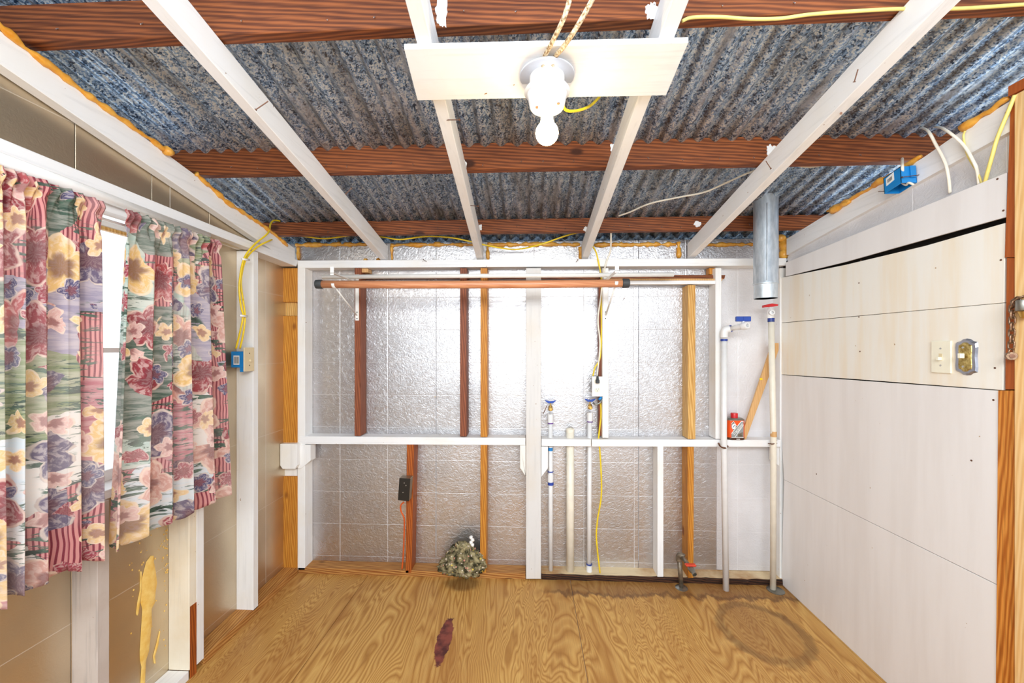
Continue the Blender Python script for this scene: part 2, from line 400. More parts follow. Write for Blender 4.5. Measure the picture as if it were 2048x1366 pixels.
# green brushed leaves
gw = t.noise(t.coord((1.2, 7, 1), rot=(0, 0, .25), which='UV'), 7, 4, .7, 1.2)
gm = t.math('MULTIPLY', t.step(gw, .54, .015), t.step(t.noise(uv, 6, 2), .47, .03))
col = t.mix(gm, col, t.ramp(t.noise(uv, 24, 2), [(.35, srgb(28, 58, 46)), (.6, srgb(84, 118, 96))]))
def flowers(scale, petals, rad, palette, off, keep, center, col):
    v0 = t.vmath('ADD', u1, (off, off * .7, 0))
    vo = t.vor(v0, scale, out=None, rnd=.85)
    d = t.vmath('SUBTRACT', t.vmath('MULTIPLY', v0, (scale, scale, scale)), t.vmath('MULTIPLY', vo.outputs['Position'], (scale, scale, scale)))
    dx, dy, _ = t.sep(d); ang = t.math('ARCTAN2', dy, dx); c3 = t.sep(vo.outputs['Color'])
    r = t.math('SQRT', t.math('ADD', t.math('MULTIPLY', dx, dx), t.math('MULTIPLY', dy, dy)))
    ph = t.math('MULTIPLY', c3[2], 6.28)
    pet = t.math('ABSOLUTE', t.math('SINE', t.math('ADD', t.math('MULTIPLY', ang, petals / 2), ph)))
    lim = t.math('MULTIPLY', t.math('ADD', .62, t.math('MULTIPLY', pet, .38)), rad)
    q = t.math('DIVIDE', r, lim)
    kp = t.step(c3[1], keep, .005)
    m = t.math('MULTIPLY', t.step(q, 1.0, .03, True), kp)
    pc = t.ramp(c3[0], palette, 'CONSTANT')
    shade = t.noise(t.vmath('MULTIPLY', t.comb(ang, q, 0), (2.0, 3.0, 1)), 2.0, 3, .6)
    pc2 = t.mix(t.math('MULTIPLY', t.step(shade, .52, .08), .5), pc, srgb(252, 236, 226))
    pc2 = t.mix(t.math('MULTIPLY', t.step(q, .42, .12, True), .65), pc2, srgb(*center))
    edge_m = t.math('MULTIPLY', t.math('MULTIPLY', t.step(q, .9, .03), m), .7)
    out = t.mix(m, col, pc2)
    return t.mix(edge_m, out, srgb(250, 232, 214))
col = flowers(5.6, 5, .52, [(0, srgb(170, 44, 60)), (.3, srgb(226, 176, 160)), (.5, srgb(116, 98, 130)), (.7, srgb(196, 80, 84)), (.85, srgb(240, 208, 140))], .37, .38, (120, 24, 44), col)
col = flowers(11, 5, .42, [(0, srgb(244, 214, 156)), (.35, srgb(236, 200, 190)), (.6, srgb(178, 52, 76)), (.8, srgb(92, 84, 132))], 1.91, .52, (150, 40, 50), col)
col = t.mix(t.math('MULTIPLY', t.step(t.noise(uv, 3.5, 3), .5, .15), .22), col, srgb(250, 240, 232))
weave = t.noise(t.coord((900, 300, 1), which='UV'), 1, 1)
col = t.mix(t.math('MULTIPLY', weave, .12), col, srgb(250, 246, 240))
tr = t.new('ShaderNodeBsdfTranslucent'); t.set(tr.inputs[0], col)
ms = t.new('ShaderNodeMixShader'); ms.inputs[0].default_value = .45
t.fin(col, .8, 0, .15); t.t.links.new(t.b.outputs[0], ms.inputs[1]); t.t.links.new(tr.outputs[0], ms.inputs[2])
t.t.links.new(ms.outputs[0], t.out.inputs[0]); M['curtain'] = t.m
# rag print
t = NT('small_flower_print_rag'); uv = t.coord()
vo = t.vor(uv, 62, out=None); d = vo.outputs['Distance']; cc = t.sep(vo.outputs['Color'])
col = t.ramp(t.noise(uv, 30, 3), [(.38, srgb(58, 54, 38)), (.62, srgb(168, 154, 116))])
fl = t.math('MULTIPLY', t.step(d, .34, .04, True), t.step(cc[0], .45, .01))
col = t.mix(fl, col, t.ramp(cc[1], [(0, srgb(226, 208, 186)), (.5, srgb(214, 150, 130)), (.75, srgb(230, 200, 90))], 'CONSTANT'))
col = t.mix(t.math('MULTIPLY', t.step(d, .13, .03, True), fl), col, srgb(70, 70, 60))
M['rag'] = t.fin(col, .9, 0, .1)
# bulb, glass
t = NT('lit_bulb_glass'); t.b.inputs['Emission Color'].default_value = (1, .78, .40, 1); t.b.inputs['Emission Strength'].default_value = 38; M['bulb'] = t.fin((1, .95, .85, 1), .3)
t = NT('window_glass'); gl = t.new('ShaderNodeBsdfGlossy'); gl.inputs['Roughness'].default_value = .02; tp = t.new('ShaderNodeBsdfTransparent')
ms = t.new('ShaderNodeMixShader'); ms.inputs[0].default_value = .05; t.t.links.new(tp.outputs[0], ms.inputs[1]); t.t.links.new(gl.outputs[0], ms.inputs[2]); t.t.links.new(ms.outputs[0], t.out.inputs[0]); M['glass'] = t.m
M['can_orange'] = plain('can_orange', (238, 84, 20), .3, 0, .05); M['can_grey'] = plain('can_grey', (150, 152, 152), .35, 0, .05)
M['can_dark'] = plain('can_dark_brown', (84, 50, 34), .35, .2, .1)

# ================================================================== FLOOR
floor = struct('floor')
x1 = PZ(736, 1150).x; x2 = x1 + 1.22
for a, b in ((x1 - 1.22, x1), (x1, x2), (x2, x2 + 1.22), (x2 + 1.22, x2 + 1.7)):
    boxp('plywood_sheet', (a + .0012, -1.6, -.018), (b - .0012, 2.62, 0), M['floor'], floor, .0008)

# ================================================================== BACK WALL
wb = struct('wall_back')
fx = [PY(500, 700, DF).x, PY(872, 700, DF).x, PY(1277, 700, DF).x, XR + .12]
for i in range(3):
    m = M['foil'] if i < 2 else M['foil']
    boxp('foil_panel', (fx[i] + .001, DF, 0.0), (fx[i + 1] - .001, DF + .02, 2.035), m, wb, .001)
XW = PY(1443, 700, D).x
slab('foil_panel', [(XW + .012, DF - .004, .04), (XR + .06, DF - .004, .04), (XR + .06, DF - .004, 1.87), (XW + .012, DF - .004, 1.87)], (0, .004, 0), M['foil_white'], wb, 0, 'white-washed foil panel in the right corner')
def bstud(p0, p1, q1, q0, mat, Y=D, depth=.087, label=None, name='stud'):
    """p0,p1 top-left/right px; q1,q0 bottom-right/left px on plane Y"""
    return slab(name, [PY(*q0, Y), PY(*q1, Y), PY(*p1, Y), PY(*p0, Y)], (0, depth, 0), mat, wb, .0015, label)
bstud((595, 536), (610, 536), (610, 1140), (595, 1140), M['white'])
bstud((709, 536), (721, 536), (721, 872), (709, 872), M['brown'], label='red-brown stained stud')
bstud((920, 536), (933, 536), (933, 873), (920, 873), M['brown'], label='red-brown stained stud')
bstud((961, 536), (974.5, 536), (974.5, 874), (961, 874), M['orange'], label='amber pine stud')
bstud((961, 889), (974, 889), (972, 1146), (960, 1146), M['orange'], label='amber pine stud')
bstud((813.5, 889), (828, 889), (823, 1146), (811, 1146), M['rust'], label='rust-brown stud')
bstud((1052, 536), (1082, 536), (1082, 1158), (1052, 1158), M['greypaint'], D - .012, .09, name='post')
bstud((1205, 536), (1217, 536), (1217, 876), (1205, 876), M['white'])
bstud((1376, 570), (1391, 570), (1391, 878), (1376, 878), M['pine'], label='yellow pine stud')
bstud((1375, 894), (1388, 894), (1387, 1156), (1376, 1156), M['orange'], label='water-stained amber stud')
bstud((1431, 536), (1443, 536), (1443, 878), (1431, 878), M['white'])
bstud((1315, 893), (1327, 893), (1327, 1154), (1315, 1154), M['white'])
bstud((1560, 536), (1572, 536), (1572, 1166), (1560, 1166), M['white'], D + .02, .066)
bstud((1198, 545), (1204, 545), (1204, 872), (1198, 872), M['brown'], D + .03, .05, label='brown backing strip')
# plates and rail
slab('top_plate', [PY(595, 536), PY(1573, 531), PY(1573, 516), PY(595, 521)], (0, .087, 0), M['white_x'], wb)
slab('shelf_rail', [PY(597, 888, D - .003), PY(1051, 890.5, D - .003), PY(1051, 876, D - .003), PY(597, 872.5, D - .003)], (0, .09, 0), M['white_x'], wb)
slab('shelf_rail', [PY(1083, 892), PY(1182, 893), PY(1182, 879), PY(1083, 878)], (0, .087, 0), M['white_x'], wb, label='short cracked length of painted rail')
slab('shelf_rail', [PY(1183.5, 893), PY(1561, 894), PY(1561, 880), PY(1183.5, 879)], (0, .087, 0), M['white_x'], wb)
def zpl(x): return .038
boxp('bottom_plate', (XL, D, 0), (PY(1051, 900, D).x, DF, .036), M['orange_x'], wb)
# rotten plate: uneven dark front, worn painted top
bm = bmesh.new(); xa, xb = PY(1083, 900, D).x, XR; N = 48; rows = []
for i in range(N + 1):
    x = xa + (xb - xa) * i / N; j = noise.noise(Vector((x * 14, 3, 1))) * .006 + noise.noise(Vector((x * 45, 1, 8))) * .004
    rows.append([bm.verts.new(v) for v in ((x, D + .004 + j, 0), (x, D + .003 + j * 1.5, .020), (x, D + .008 + j, .033 + j * .3), (x, DF, .037), (x, DF, 0))])
for i in range(N):
    for k in range(5): f = bm.faces.new((rows[i][k], rows[i + 1][k], rows[i + 1][(k + 1) % 5], rows[i][(k + 1) % 5])); f.material_index = 0 if k in (2, 3) else 1
bm.faces.new(rows[0]); bm.faces.new(rows[-1][::-1])
rp = mesh('bottom_plate', bm, M['platetop'], wb, label='rotten painted bottom plate with a dark decayed edge'); rp.data.materials.append(M['rot'])
# corbel blocks
def corbel(x0, x1, zt, zb, cut, side, Y=D, dp=.06, mat=None):
    # chamfered lower corner on 'side' (-1: left, 1: right)
    if side > 0: pts = [(x0, Y, zb), (x1 - cut[0], Y, zb), (x1, Y, zb + cut[1]), (x1, Y, zt), (x0, Y, zt)]
    else: pts = [(x0 + cut[0], Y, zb), (x1, Y, zb), (x1, Y, zt), (x0, Y, zt), (x0, Y, zb + cut[1])]
    slab('corbel', pts, (0, dp, 0), mat or M['white'], wb)
px = lambda a, y=900: PY(a, y, D).x
pz = lambda b, x=1060: PY(x, b, D).z
corbel(px(1040), px(1051.5), pz(891), pz(953), (.034, .05), -1)
corbel(px(1082.5), px(1096), pz(893), pz(953), (.038, .05), 1)
corbel(px(596), px(622), pz(889, 600), pz(937, 600), (.06, .05), 1, D - .006)
corbel(px(1554), px(1571), pz(895, 1560), pz(940, 1560), (.045, .04), -1, D + .03, .05)
# horizontal cleat behind the rods
slab('cleat', [PY(712, 557, D + .03), PY(1449, 557.5, D + .03), PY(1451, 550, D + .03), PY(712, 549, D + .03)], (0, .02, 0), M['brown_x'], wb, label='red-brown stained cleat')
slab('cleat', [PY(1215, 562, D + .012), PY(1444, 562, D + .012), PY(1446, 557, D + .012), PY(1215, 557, D + .012)], (0, .03, 0), M['lath'], wb, label='bare tan cleat')
slab('cleat', [PY(724, 569, D + .004), PY(1442, 568, D + .004), PY(1442, 561, D + .004), PY(724, 561, D + .004)], (0, .045, 0), M['white_x'], wb)
# small knotty blocks under the top plate
slab('block', [PY(721, 545, D + .02), PY(736, 545, D + .02), PY(736, 537, D + .02), PY(721, 537, D + .02)], (0, .06, 0), M['lath'], wb, label='bare wood block')
slab('block', [PY(1418, 549, D + .04), PY(1431, 549, D + .04), PY(1431, 536, D + .04), PY(1418, 536, D + .04)], (0, .04, 0), M['orange'], wb, label='bare wood block')

# ================================================================== LEFT WALL
wl = struct('wall_left')
XF = XL - .089
YB = DF
def yx(pxx, X=None): return PX(pxx, 700, XL if X is None else X).y
YWR = yx(398, XF)                  # window right edge
SILL = 1.38 - 290 * (yx(210) * .999 + .06) / 800
ZH = 1.845                         # head of window
c_far = yx(219); c_near = c_far - .038
b_far = yx(408); b_mid = b_far - .038; b_near = b_mid - .038
a_far = yx(516.5); a_near = a_far - .038
z_pl = .037
YN = -.7
boxp('foil_panel', (XF - .02, YN, 0), (XF, c_near - .002, SILL - .03), M['foil_left'], wl, .0008)
boxp('foil_panel', (XF - .02, c_near, 0), (XF, b_near, SILL - .03), M['foil_left'], wl, .0008)
boxp('foil_panel', (XF - .02, b_near + .001, 0), (XF, a_near + .01, 1.9), M['foil_left'], wl, .0008)
boxp('foil_panel', (XF - .02, a_near + .012, 0), (XF, YB, 1.9), M['foil_left'], wl, .0008)
def lstud(y0, y1, z0, z1, mat, label=None, xo=0): boxp('stud', (XF, y0, z0), (XL + xo, y1, z1), mat, wl, .0015, label)
lstud(a_near, a_far, .03, 1.875, M['white'])
lstud(b_near, b_mid - .001, .037, 1.875, M['cream'])
lstud(b_mid, b_far, .03, 1.875, M['white'])
boxp('stud', (XL - .0005, b_near + .004, .0), (XL + .001, b_mid - .002, .30), M['rust'], wl, 0, 'unpainted rust-brown strip at the stud foot')
lstud(c_near, c_far, .037, SILL - .03, M['worn'], 'worn greyish stud under the window')
boxp('bottom_plate', (XF, YN, 0), (XL, b_near - .001, .037), M['white_y'], wl)
boxp('bottom_plate', (XF, b_far + .001, 0), (XL, D, .037), M['orange_y'], wl, label='bare amber bottom plate')
# corner post pieces (face the room corner)
def cpost(y_top, y_bot, mat, Y, label=None, name='corner_post'):
    slab(name, [PY(558, y_bot, Y), PY(594.5, y_bot, Y), PY(594.5, y_top, Y), PY(558, y_top, Y)], (0, .09, 0), mat, wl, .0015, label)
cpost(536, 604, M['orange'], D - .004, 'amber pine block with two knots')
cpost(604, 632, M['pine'], D + .02, 'recessed bare wood block')
cpost(632, 888, M['orange'], D - .004, 'amber pine post')
cpost(937, 953, M['white'], D + .01)
cpost(953, 1141, M['orange'], D - .004, 'amber pine post')
Yb = D - .04
slab('corbel', [PY(560, 888, Yb), PY(594, 888, Yb), PY(594, 931, Yb), PY(590, 938, Yb), PY(565, 938, Yb), PY(560, 931, Yb)], (0, .11, 0), M['white'], wl)
# top plate beam on the left
k = .411
slab('top_plate', [PX(-400, 303 - 400 * .388, XL), PX(593, 533, XL), PX(596, 521, XL), PX(-400, 275 - 400 * k, XL)], (-.089, 0, 0), M['white_y'], wl)
# window header board below it
slab('header', [(XL - .03, YN, ZH), (XL - .03, b_near, ZH), (XL - .03, b_near, 1.89), (XL - .03, YN, 1.91)], (-.05, 0, 0), M['white_y'], wl)
# gable foil above the beam, three boards
zt = lambda y: PX(0, 140, XL).z + (y - PX(0, 140, XL).y) * (PX(560, 505, XL).z - PX(0, 140, XL).z) / (PX(560, 505, XL).y - PX(0, 140, XL).y)
XG = XL - .045
ys = [YN, yx(150, XG), yx(303, XG), yx(418, XG), DF]
for a, b in zip(ys, ys[1:]):
    slab('foil_panel', [(XG, a + .0012, 1.88), (XG, b - .0012, 1.88), (XG, b - .0012, zt(b) + .05), (XG, a + .0012, zt(a) + .05)], (-.02, 0, 0), M['foil_left'], wl, .0006)
# sloping rafter on the left wall
slab('rafter', [PX(-500, 131 - 500 * .69, XL + .0), PX(590, 531, XL), PX(590, 497, XL), PX(-500, 62 - 500 * .74, XL)], (-.04, 0, 0), M['white_y'], wl)
# sill
boxp('window_sill', (XF - .03, YN, SILL - .03), (XL - .012, b_near, SILL), M['white_y'], wl)

# foam smear on the lower left foil
def smear(pts, th, mat, name='foam_smear'):
    P = [PX(a, b, XF + .001) for a, b in pts]
    bm = bmesh.new(); c = sum(P, Vector()) / len(P)
    out = [bm.verts.new(p) for p in P]; inn = [bm.verts.new(c + (p - c) * .62 + Vector((th * (.7 + .6 * random.random()), 0, 0))) for p in P]
    top = bm.verts.new(c + Vector((th * 1.1, 0, 0))); n = len(P)
    for i in range(n):
        j = (i + 1) % n; bm.faces.new((out[i], out[j], inn[j], inn[i])); bm.faces.new((inn[i], inn[j], top))
    return mesh(name, bm, mat, wl, True)
s = 1 / 4.776
sm = [(1455, 150), (1475, 220), (1490, 320), (1500, 410), (1480, 590), (1455, 640), (1452, 800), (1430, 1040), (1400, 1120), (1385, 1300), (1380, 1366), (1340, 1366), (1352, 1210), (1335, 1160), (1335, 1060), (1345, 900), (1355, 660), (1345, 600), (1340, 410), (1375, 300), (1385, 230), (1430, 190)]
# split into convex-ish strips for a clean relief
def strip(pairs, th):
    bm = bmesh.new(); rows = []
    for (l, y), (r, _) in pairs:
        a = PX(l * s, 1080 + y * s, XF + .0005); b = PX(r * s, 1080 + y * s, XF + .0005); row = [bm.verts.new(a)]
        for kk in (.2, .5, .8):
            q = a.lerp(b, kk); q.x += th * (.7 + .5 * random.random()); row.append(bm.verts.new(q))
        row.append(bm.verts.new(b)); rows.append(row)
    for r0, r1 in zip(rows, rows[1:]):
        for k in range(4): bm.faces.new((r0[k], r0[k + 1], r1[k + 1], r1[k]))
    o = mesh('foam_smear', bm, M['foampale'], wl, True, 'yellow spray foam smear'); return o
strip([((1440, 150), (1462, 150)), ((1395, 210), (1470, 210)), ((1372, 300), (1488, 300)), ((1345, 410), (1500, 410)), ((1348, 500), (1486, 500)), ((1342, 600), (1480, 600)), ((1358, 660), (1448, 660)), ((1350, 800), (1450, 800)), ((1344, 900), (1440, 900)), ((1334, 1060), (1425, 1060)), ((1336, 1150), (1394, 1150)), ((1350, 1210), (1388, 1210)), ((1340, 1366), (1384, 1366)), ((1335, 1700), (1375, 1700))], .006)
strip([((1340, 300), (1352, 300)), ((1335, 480), (1350, 480)), ((1310, 600), (1335, 600)), ((1298, 700), (1322, 700)), ((1305, 720), (1312, 720))], .003)
strip([((1520, 870), (1528, 870)), ((1490, 1000), (1512, 1000)), ((1460, 1110), (1480, 1110)), ((1470, 1180), (1486, 1180))], .003)
bm = bmesh.new()
for i in range(90):
    a = random.uniform(258, 337); b = random.uniform(1040, 1150) if random.random() < .8 else random.uniform(1150, 1300)
    if random.random() < .5: a = random.gauss(332, 5)
    if a > 337: continue
    q = PX(a, b, XF + .001); r = random.uniform(.0012, .0035)
    bmesh.ops.create_icosphere(bm, subdivisions=1, radius=r, matrix=Matrix.Translation(q) @ Matrix.Diagonal((.5, 1, 1.3, 1)))
o = mesh('foam_specks', bm, M['foampale'], wl); o['kind'] = 'stuff'

# ================================================================== WINDOW
wn = struct('window_1')
XO = XF - .02
y0, y1, z0, z1 = YN, YWR, SILL, ZH
fm = M['whitepl']
def fr(lo, hi, name='window_frame', mat=fm): boxp(name, lo, hi, mat, wn, .002)
fr((XO - .05, y0, z0), (XO, y1, z0 + .04)); fr((XO - .05, y0, z1 - .03), (XO, y1, z1)); fr((XO - .05, y1 - .04, z0 + .04), (XO, y1, z1 - .03))
zm = PX(230, 702, XO).z
fr((XO - .045, y0, zm - .006), (XO - .01, y1 - .04, zm + .012), 'meeting_rail')
fr((XO - .012, y0, z1 - .045), (XO + .01, y1, z1 - .033), 'wood_strip', M['pine'])
yc = yx(150, XO); fr((XO - .045, yc - .02, z0 + .04), (XO - .008, yc + .02, z1 - .03), 'mullion')
for a, b in ((y0, yc - .02), (yc + .02, y1 - .04)):
    for c_, d_ in ((z0 + .04, zm - .006), (zm + .012, z1 - .03)):
        boxp('pane', (XO - .03, a, c_), (XO - .027, b, d_), M['glass'], wn, 0)

# ================================================================== RIGHT WALL
wr = struct('wall_right')
def rp_(name, pts, th, mat, X=None, label=None, bev=.0008):
    X = XR if X is None else X
    return slab(name, [PX(a, b, X) for a, b in pts], (th, 0, 0), mat, wr, bev, label)
rp_('panel', [(1571.5, 525), (1571, 553), (1690, 524), (1850, 479), (2012, 434), (2013, 345)], .008, M['panel'], label='long sloping white board under the rafter')
rp_('panel', [(1553, 557), (1553, 646.2), (2008, 605.2), (2010, 446), (1850, 492), (1690, 530), (1571, 554)], .008, M['panel_warm'])
rp_('panel', [(1553, 647.2), (1556, 748.4), (1700, 757.4), (2006, 780.4), (2008, 606.2)], .008, M['panel_warm'])
rp_('panel', [(1556, 749.4), (1568, 959), (1996, 1170), (1997, 781.4)], .008, M['panel'])
bz = PX(1570, 1175, XR)
slab('panel', [PX(1568, 959.6, XR), Vector((XR, D + .02, .001)), Vector((XR, PX(1990, 1400, XR).y, .001)), PX(1996, 1171.5, XR)], (.008, 0, 0), M['panel'], wr, .0008)
# dark slab behind the panels, its colour standing in for the cavity's shade
qa, qb = PX(1692, 444, XR), PX(2016, 265, XR); sl = (qb.z - qa.z) / (qb.y - qa.y)
slab('cavity_shade_slab', [(XR + .05, YN + 1.9, 0), (XR + .05, DF + .02, 0), (XR + .05, DF + .02, qa.z + sl * (DF - qa.y) - .01), (XR + .05, YN + 1.9, qa.z + sl * (YN + 1.9 - qa.y) - .01)], (.02, 0, 0), M['dark'], wr, 0)
rp_('white_backing', [(1575, 512), (1575, 540), (2022, 360), (2022, 190)], .004, M['foil_white'], XR + .02)
# rafter on the right
rp_('rafter', [(1573, 510), (1692, 444), (1912, 323), (2016, 265), (2500, 0), (2500, -120), (2019, 203), (1933, 255), (1847, 315), (1725, 388), (1651, 430), (1573, 478)], .038, M['white_y'])
for (a, b) in ((1718, 566), (1718, 634), (1720, 703), (1990, 736), (1995, 358), (2007, 421), (1722, 521), (2002, 520), (1987, 800), (1943, 921), (1633, 948)):
    lathe('screw_head', [(.0032, 0), (.0032, .0008)], PX(a, b, XR), (-1, 0, 0), M['nail'], wr, 8)
# door side at the right edge
dr = struct('door_1')
def dp(name, pts, th, mat, X, label=None): return slab(name, [PX(a, b, X) for a, b in pts], (th, 0, 0), mat, dr, .0008, label)
dp('jamb_strip', [(2022, 178), (2009, 515), (2030, 515), (2040, 175)], .02, M['jamb'], XR - .004, 'red-brown jamb strip')
dp('jamb_strip', [(2013, 516), (2010, 779), (2030, 779), (2030, 516)], .02, M['jamb'], XR - .002)
dp('plywood_edge', [(1996, 781), (1991, 1400), (2030, 1400), (2030, 781)], .012, M['ply'], XR - .003)
yp = PX(2028, 700, XR - .012).y
boxp('door_post', (XR - .012, yp - .30, 0), (XR + .05, yp, PX(2028, 190, XR - .012).z), M['palepine'], dr, .002)
boxp('head_strip', (XR - .016, yp - .30, PX(2028, 188, XR - .012).z), (XR + .05, yp + .012, PX(2028, 168, XR - .012).z), M['jamb'], dr, .001)

# ================================================================== CEILING
ce = struct('ceiling')
sx = PM(1449, 52).x
pitch, amp = .0678, .0105
nsheet = 10 * pitch
xs0 = sx - nsheet * 4
for i in range(-2, 9):
    a = xs0 + i * nsheet; b = a + nsheet + .02
    if b < XL - .28 or a > XR + 1.4: continue
    a = max(a, XL - .28); b = min(b, XR + 1.5)
    n = int((b - a) / (pitch / 10)) + 1; bm = bmesh.new(); prev = None
    lift = -.0016 * (i % 2)
    for jx in range(n + 1):
        x = a + (b - a) * jx / n; h = amp * math.sin(2 * math.pi * (x - sx) / pitch) + lift
        cur = [bm.verts.new((x, y, mz(y) + amp + h)) for y in (-.8, .9, 2.56)]
        if prev:
            for q in range(2): bm.faces.new((prev[q], cur[q], cur[q + 1], prev[q + 1]))
        prev = cur
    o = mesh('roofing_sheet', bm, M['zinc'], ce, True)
    m = o.modifiers.new('thickness', 'SOLIDIFY'); m.thickness = .0008; m.offset = 1
# purlins
def purlin(px0, px1, ybot, Yp, h, mat=M['brown_x']):
    z = CZ + (CY - ybot) / F * Yp
    xa, xb = px0, px1
    return boxp('purlin', (xa, Yp, z), (xb, Yp + .038, z + h), mat, ce, .002)
P1Y, P2Y, P3Y = 1.064, 1.679, 2.248
purlin(XL - .28, XR + 1.4, 47, P1Y, .105)
purlin(XL - .28, XR + .9, 337, P2Y, .112)
purlin(XL - .25, XR + .5, 464.5, P3Y, .076)
for xf, zf in ((XL - .30, 1.98), (XR + 1.5, 1.7)):  # unseen boards added to stop light leaking in at the roof edges
    slab('light_stop_board', [(xf, -.8, zf), (xf, 2.56, zf), (xf, 2.56, mz(2.56) + .03), (xf, -.8, mz(-.8) + .03)], (.02, 0, 0), M['dark'], ce, 0)
boxp('light_stop_board', (XL - .30, 2.56, 1.9), (XR + 1.5, 2.58, mz(2.56) + .02), M['dark'], ce, 0)
# rafters: bottom-face edge far/near px, side: which edge
def rafter(far, near, side):
    a = PR(*far); b = PR(*near); d = (a - b); b = b - d * ((b.y + .5) / d.y) if d.y else b
    wv = Vector((.038 * (1 if side == 'L' else -1), 0, 0))
    o = slab('rafter', [a, a + wv, b + wv, b], (0, 0, .089), M['white_y'], ce, .0015); return o
R = [rafter((762, 521), (282, 0), 'L'), rafter((954, 521), (810, 0), 'L'), rafter((1176, 518), (1378, 0), 'R'), rafter((1388, 517), (1923, 0), 'R')]
# long nails sticking out of rafters
def nail(p, d, L=.05, parent=ce):
    p = Vector(p); d = Vector(d).normalized(); bm = tube_bm([p - d * .004, p + d * L], .0016, 6)
    tube_bm([p + d * L, p + d * (L + .0018)], .0036, 8, bm); return mesh('nail', bm, M['nail'], parent)
for (a, b, c_, d_) in ((534, 204, 510, 214), (703, 377, 690, 384), (895, 240, 925, 233), (942, 411, 957, 408), (1715, 142, 1707, 162), (1533, 324, 1543, 334), (1683, 228, 1682, 220)):
    p0 = PR(a, b); p1 = PR(c_, d_, -.012); v = p1 - p0
    nail(p0, v + Vector((0, 0, -.01)), min(v.length, .05))
for (a, b, dx) in ((853, 523, -.02), (1152, 524, .012), (1246, 600, 0)):
    nail(PY(a, b, D), Vector((dx * 20, -1, .2)), .03, wb)
# nail tips through the purlins
bm = bmesh.new()
def tips(Yp, row, n, x0=-1.3, x1=1.45):
    for i in range(n):
        x = x0 + (x1 - x0) * (i + random.uniform(-.25, .25)) / n
        z = row + random.uniform(-.008, .008); ln = random.uniform(.006, .012)
        tube_bm([(x, Yp + .002, z), (x + random.uniform(-.006, .006), Yp - ln * .7, z - ln)], .0014, 5, bm)
tips(P1Y, PY(1060, 20, P1Y).z, 15); tips(P2Y, PY(1060, 322, P2Y).z, 20); tips(P3Y, PY(1060, 455, P3Y).z, 22)
o = mesh('nail_tips', bm, M['staple'], ce); o['kind'] = 'stuff'
# paint smears on purlins beside the rafters
def splat(cpx, cpy, rx, rz_, Yp, seed):
    bm = bmesh.new(); c = PY(cpx, cpy, Yp); n = 26; vs = []
    for i in range(n):
        a = 2 * math.pi * i / n; r = 1 + .55 * noise.noise(Vector((math.cos(a) * 1.8, math.sin(a) * 1.8, seed)))+ .25 * noise.noise(Vector((math.cos(a) * 6, math.sin(a) * 6, seed)))
        vs.append(bm.verts.new(c + Vector((math.cos(a) * rx * r, -.0012, math.sin(a) * rz_ * r))))
    bm.faces.new(vs); r = bmesh.ops.extrude_face_region(bm, geom=list(bm.faces)); bmesh.ops.translate(bm, verts=[v for v in r['geom'] if isinstance(v, bmesh.types.BMVert)], vec=(0, .001, 0))
    mesh('paint_smear', bm, M['white_x'], ce)
splat(884, 25, .016, .04, P1Y, 1); splat(1303, 22, .018, .024, P1Y, 4); splat(1225, 295, .008, .02, P2Y, 7); splat(929, 330, .008, .02, P2Y, 9); splat(1542, 300, .02, .022, P2Y, 11); splat(960, 455, .012, .016, P3Y, 13); splat(1172, 458, .014, .014, P3Y, 14); splat(1395, 448, .02, .014, P3Y, 15)
# spray foam beads
def bead(pts, r, parent, jit=.5, name='foam_bead', step=.012, mat=None):
    pts = [Vector(p) for p in pts]; out = []; rs = []
    for a, b in zip(pts, pts[1:]):
        n = max(2, int((b - a).length / step))
        for i in range(n):
            p = a.lerp(b, i / n); q = noise.noise(p * 22); out.append(p + Vector((0, 0, noise.noise(p * 37 + Vector((5, 5, 5))) * r * .6))); rs.append(r * (1 + jit * q + .75 * noise.noise(p * 55)))
    out.append(pts[-1]); rs.append(r * .6)
    o = mesh(name, tube_bm(out, rs, 10), mat or M['foam'], parent, True, 'amber spray foam bead'); return o
YF = DF - .008
for a, b in ((592, 765), (782, 952), (975, 1160), (1188, 1352), (1405, 1508)):
    bead([PY(a, 490, YF), PY((a + b) / 2, 489, YF), PY(b, 489, YF)], .011, ce, .7)
for (a, b, c_, r) in ((783, 492, 520, .008), (975, 494, 520, .010), (1161, 494, 519, .010), (1357, 486, 516, .016), (596, 494, 520, .010)):
    bead([PY(a, b, YF), PY(a + 1, c_, YF)], r, ce)
lp = [(-60, 5), (48, 93), (90, 125), (160, 178), (260, 250), (330, 300), (360, 325), (392, 348), (460, 408), (520, 447), (556, 474), (575, 492)]
bead([PX(a, b, XL + .004) for a, b in lp[:6]], .009, ce, .5); bead([PX(a, b, XL + .004) for a, b in lp[7:]], .009, ce, .6)
bead([PX(332, 300, XL + .015), PX(345, 305, XL + .012)], .016, ce)
rpz = [(1655, 423), (1690, 405), (1725, 385), (1790, 345), (1843, 312)]
bead([PX(a, b, XR - .002) for a, b in rpz], .009, ce, .8)
bead([PX(a, b, XR - .002) for a, b in ((1925, 257), (1960, 234), (2018, 196))], .010, ce, .6)
bead([PX(1665, 420, XR - .01), PX(1700, 402, XR - .006)], .014, ce, .6)
bm = bmesh.new()
for (a, b, r) in ((1574, 492, .045), (1569, 508, .03), (1563, 476, .022), (1583, 480, .022)):
    bmesh.ops.create_icosphere(bm, subdivisions=3, radius=r, matrix=Matrix.Translation(PY(a, b, D + .02)) @ Matrix.Diagonal((1, .8, 1, 1)))
for v in bm.verts: v.co += v.co.normalized() * .0; v.co.x += noise.noise(v.co * 30) * .006; v.co.z += noise.noise(v.co * 25 + Vector((9, 0, 0))) * .006
mesh('foam_lump', bm, M['foam'], ce, True, 'glossy amber foam lump in the corner')
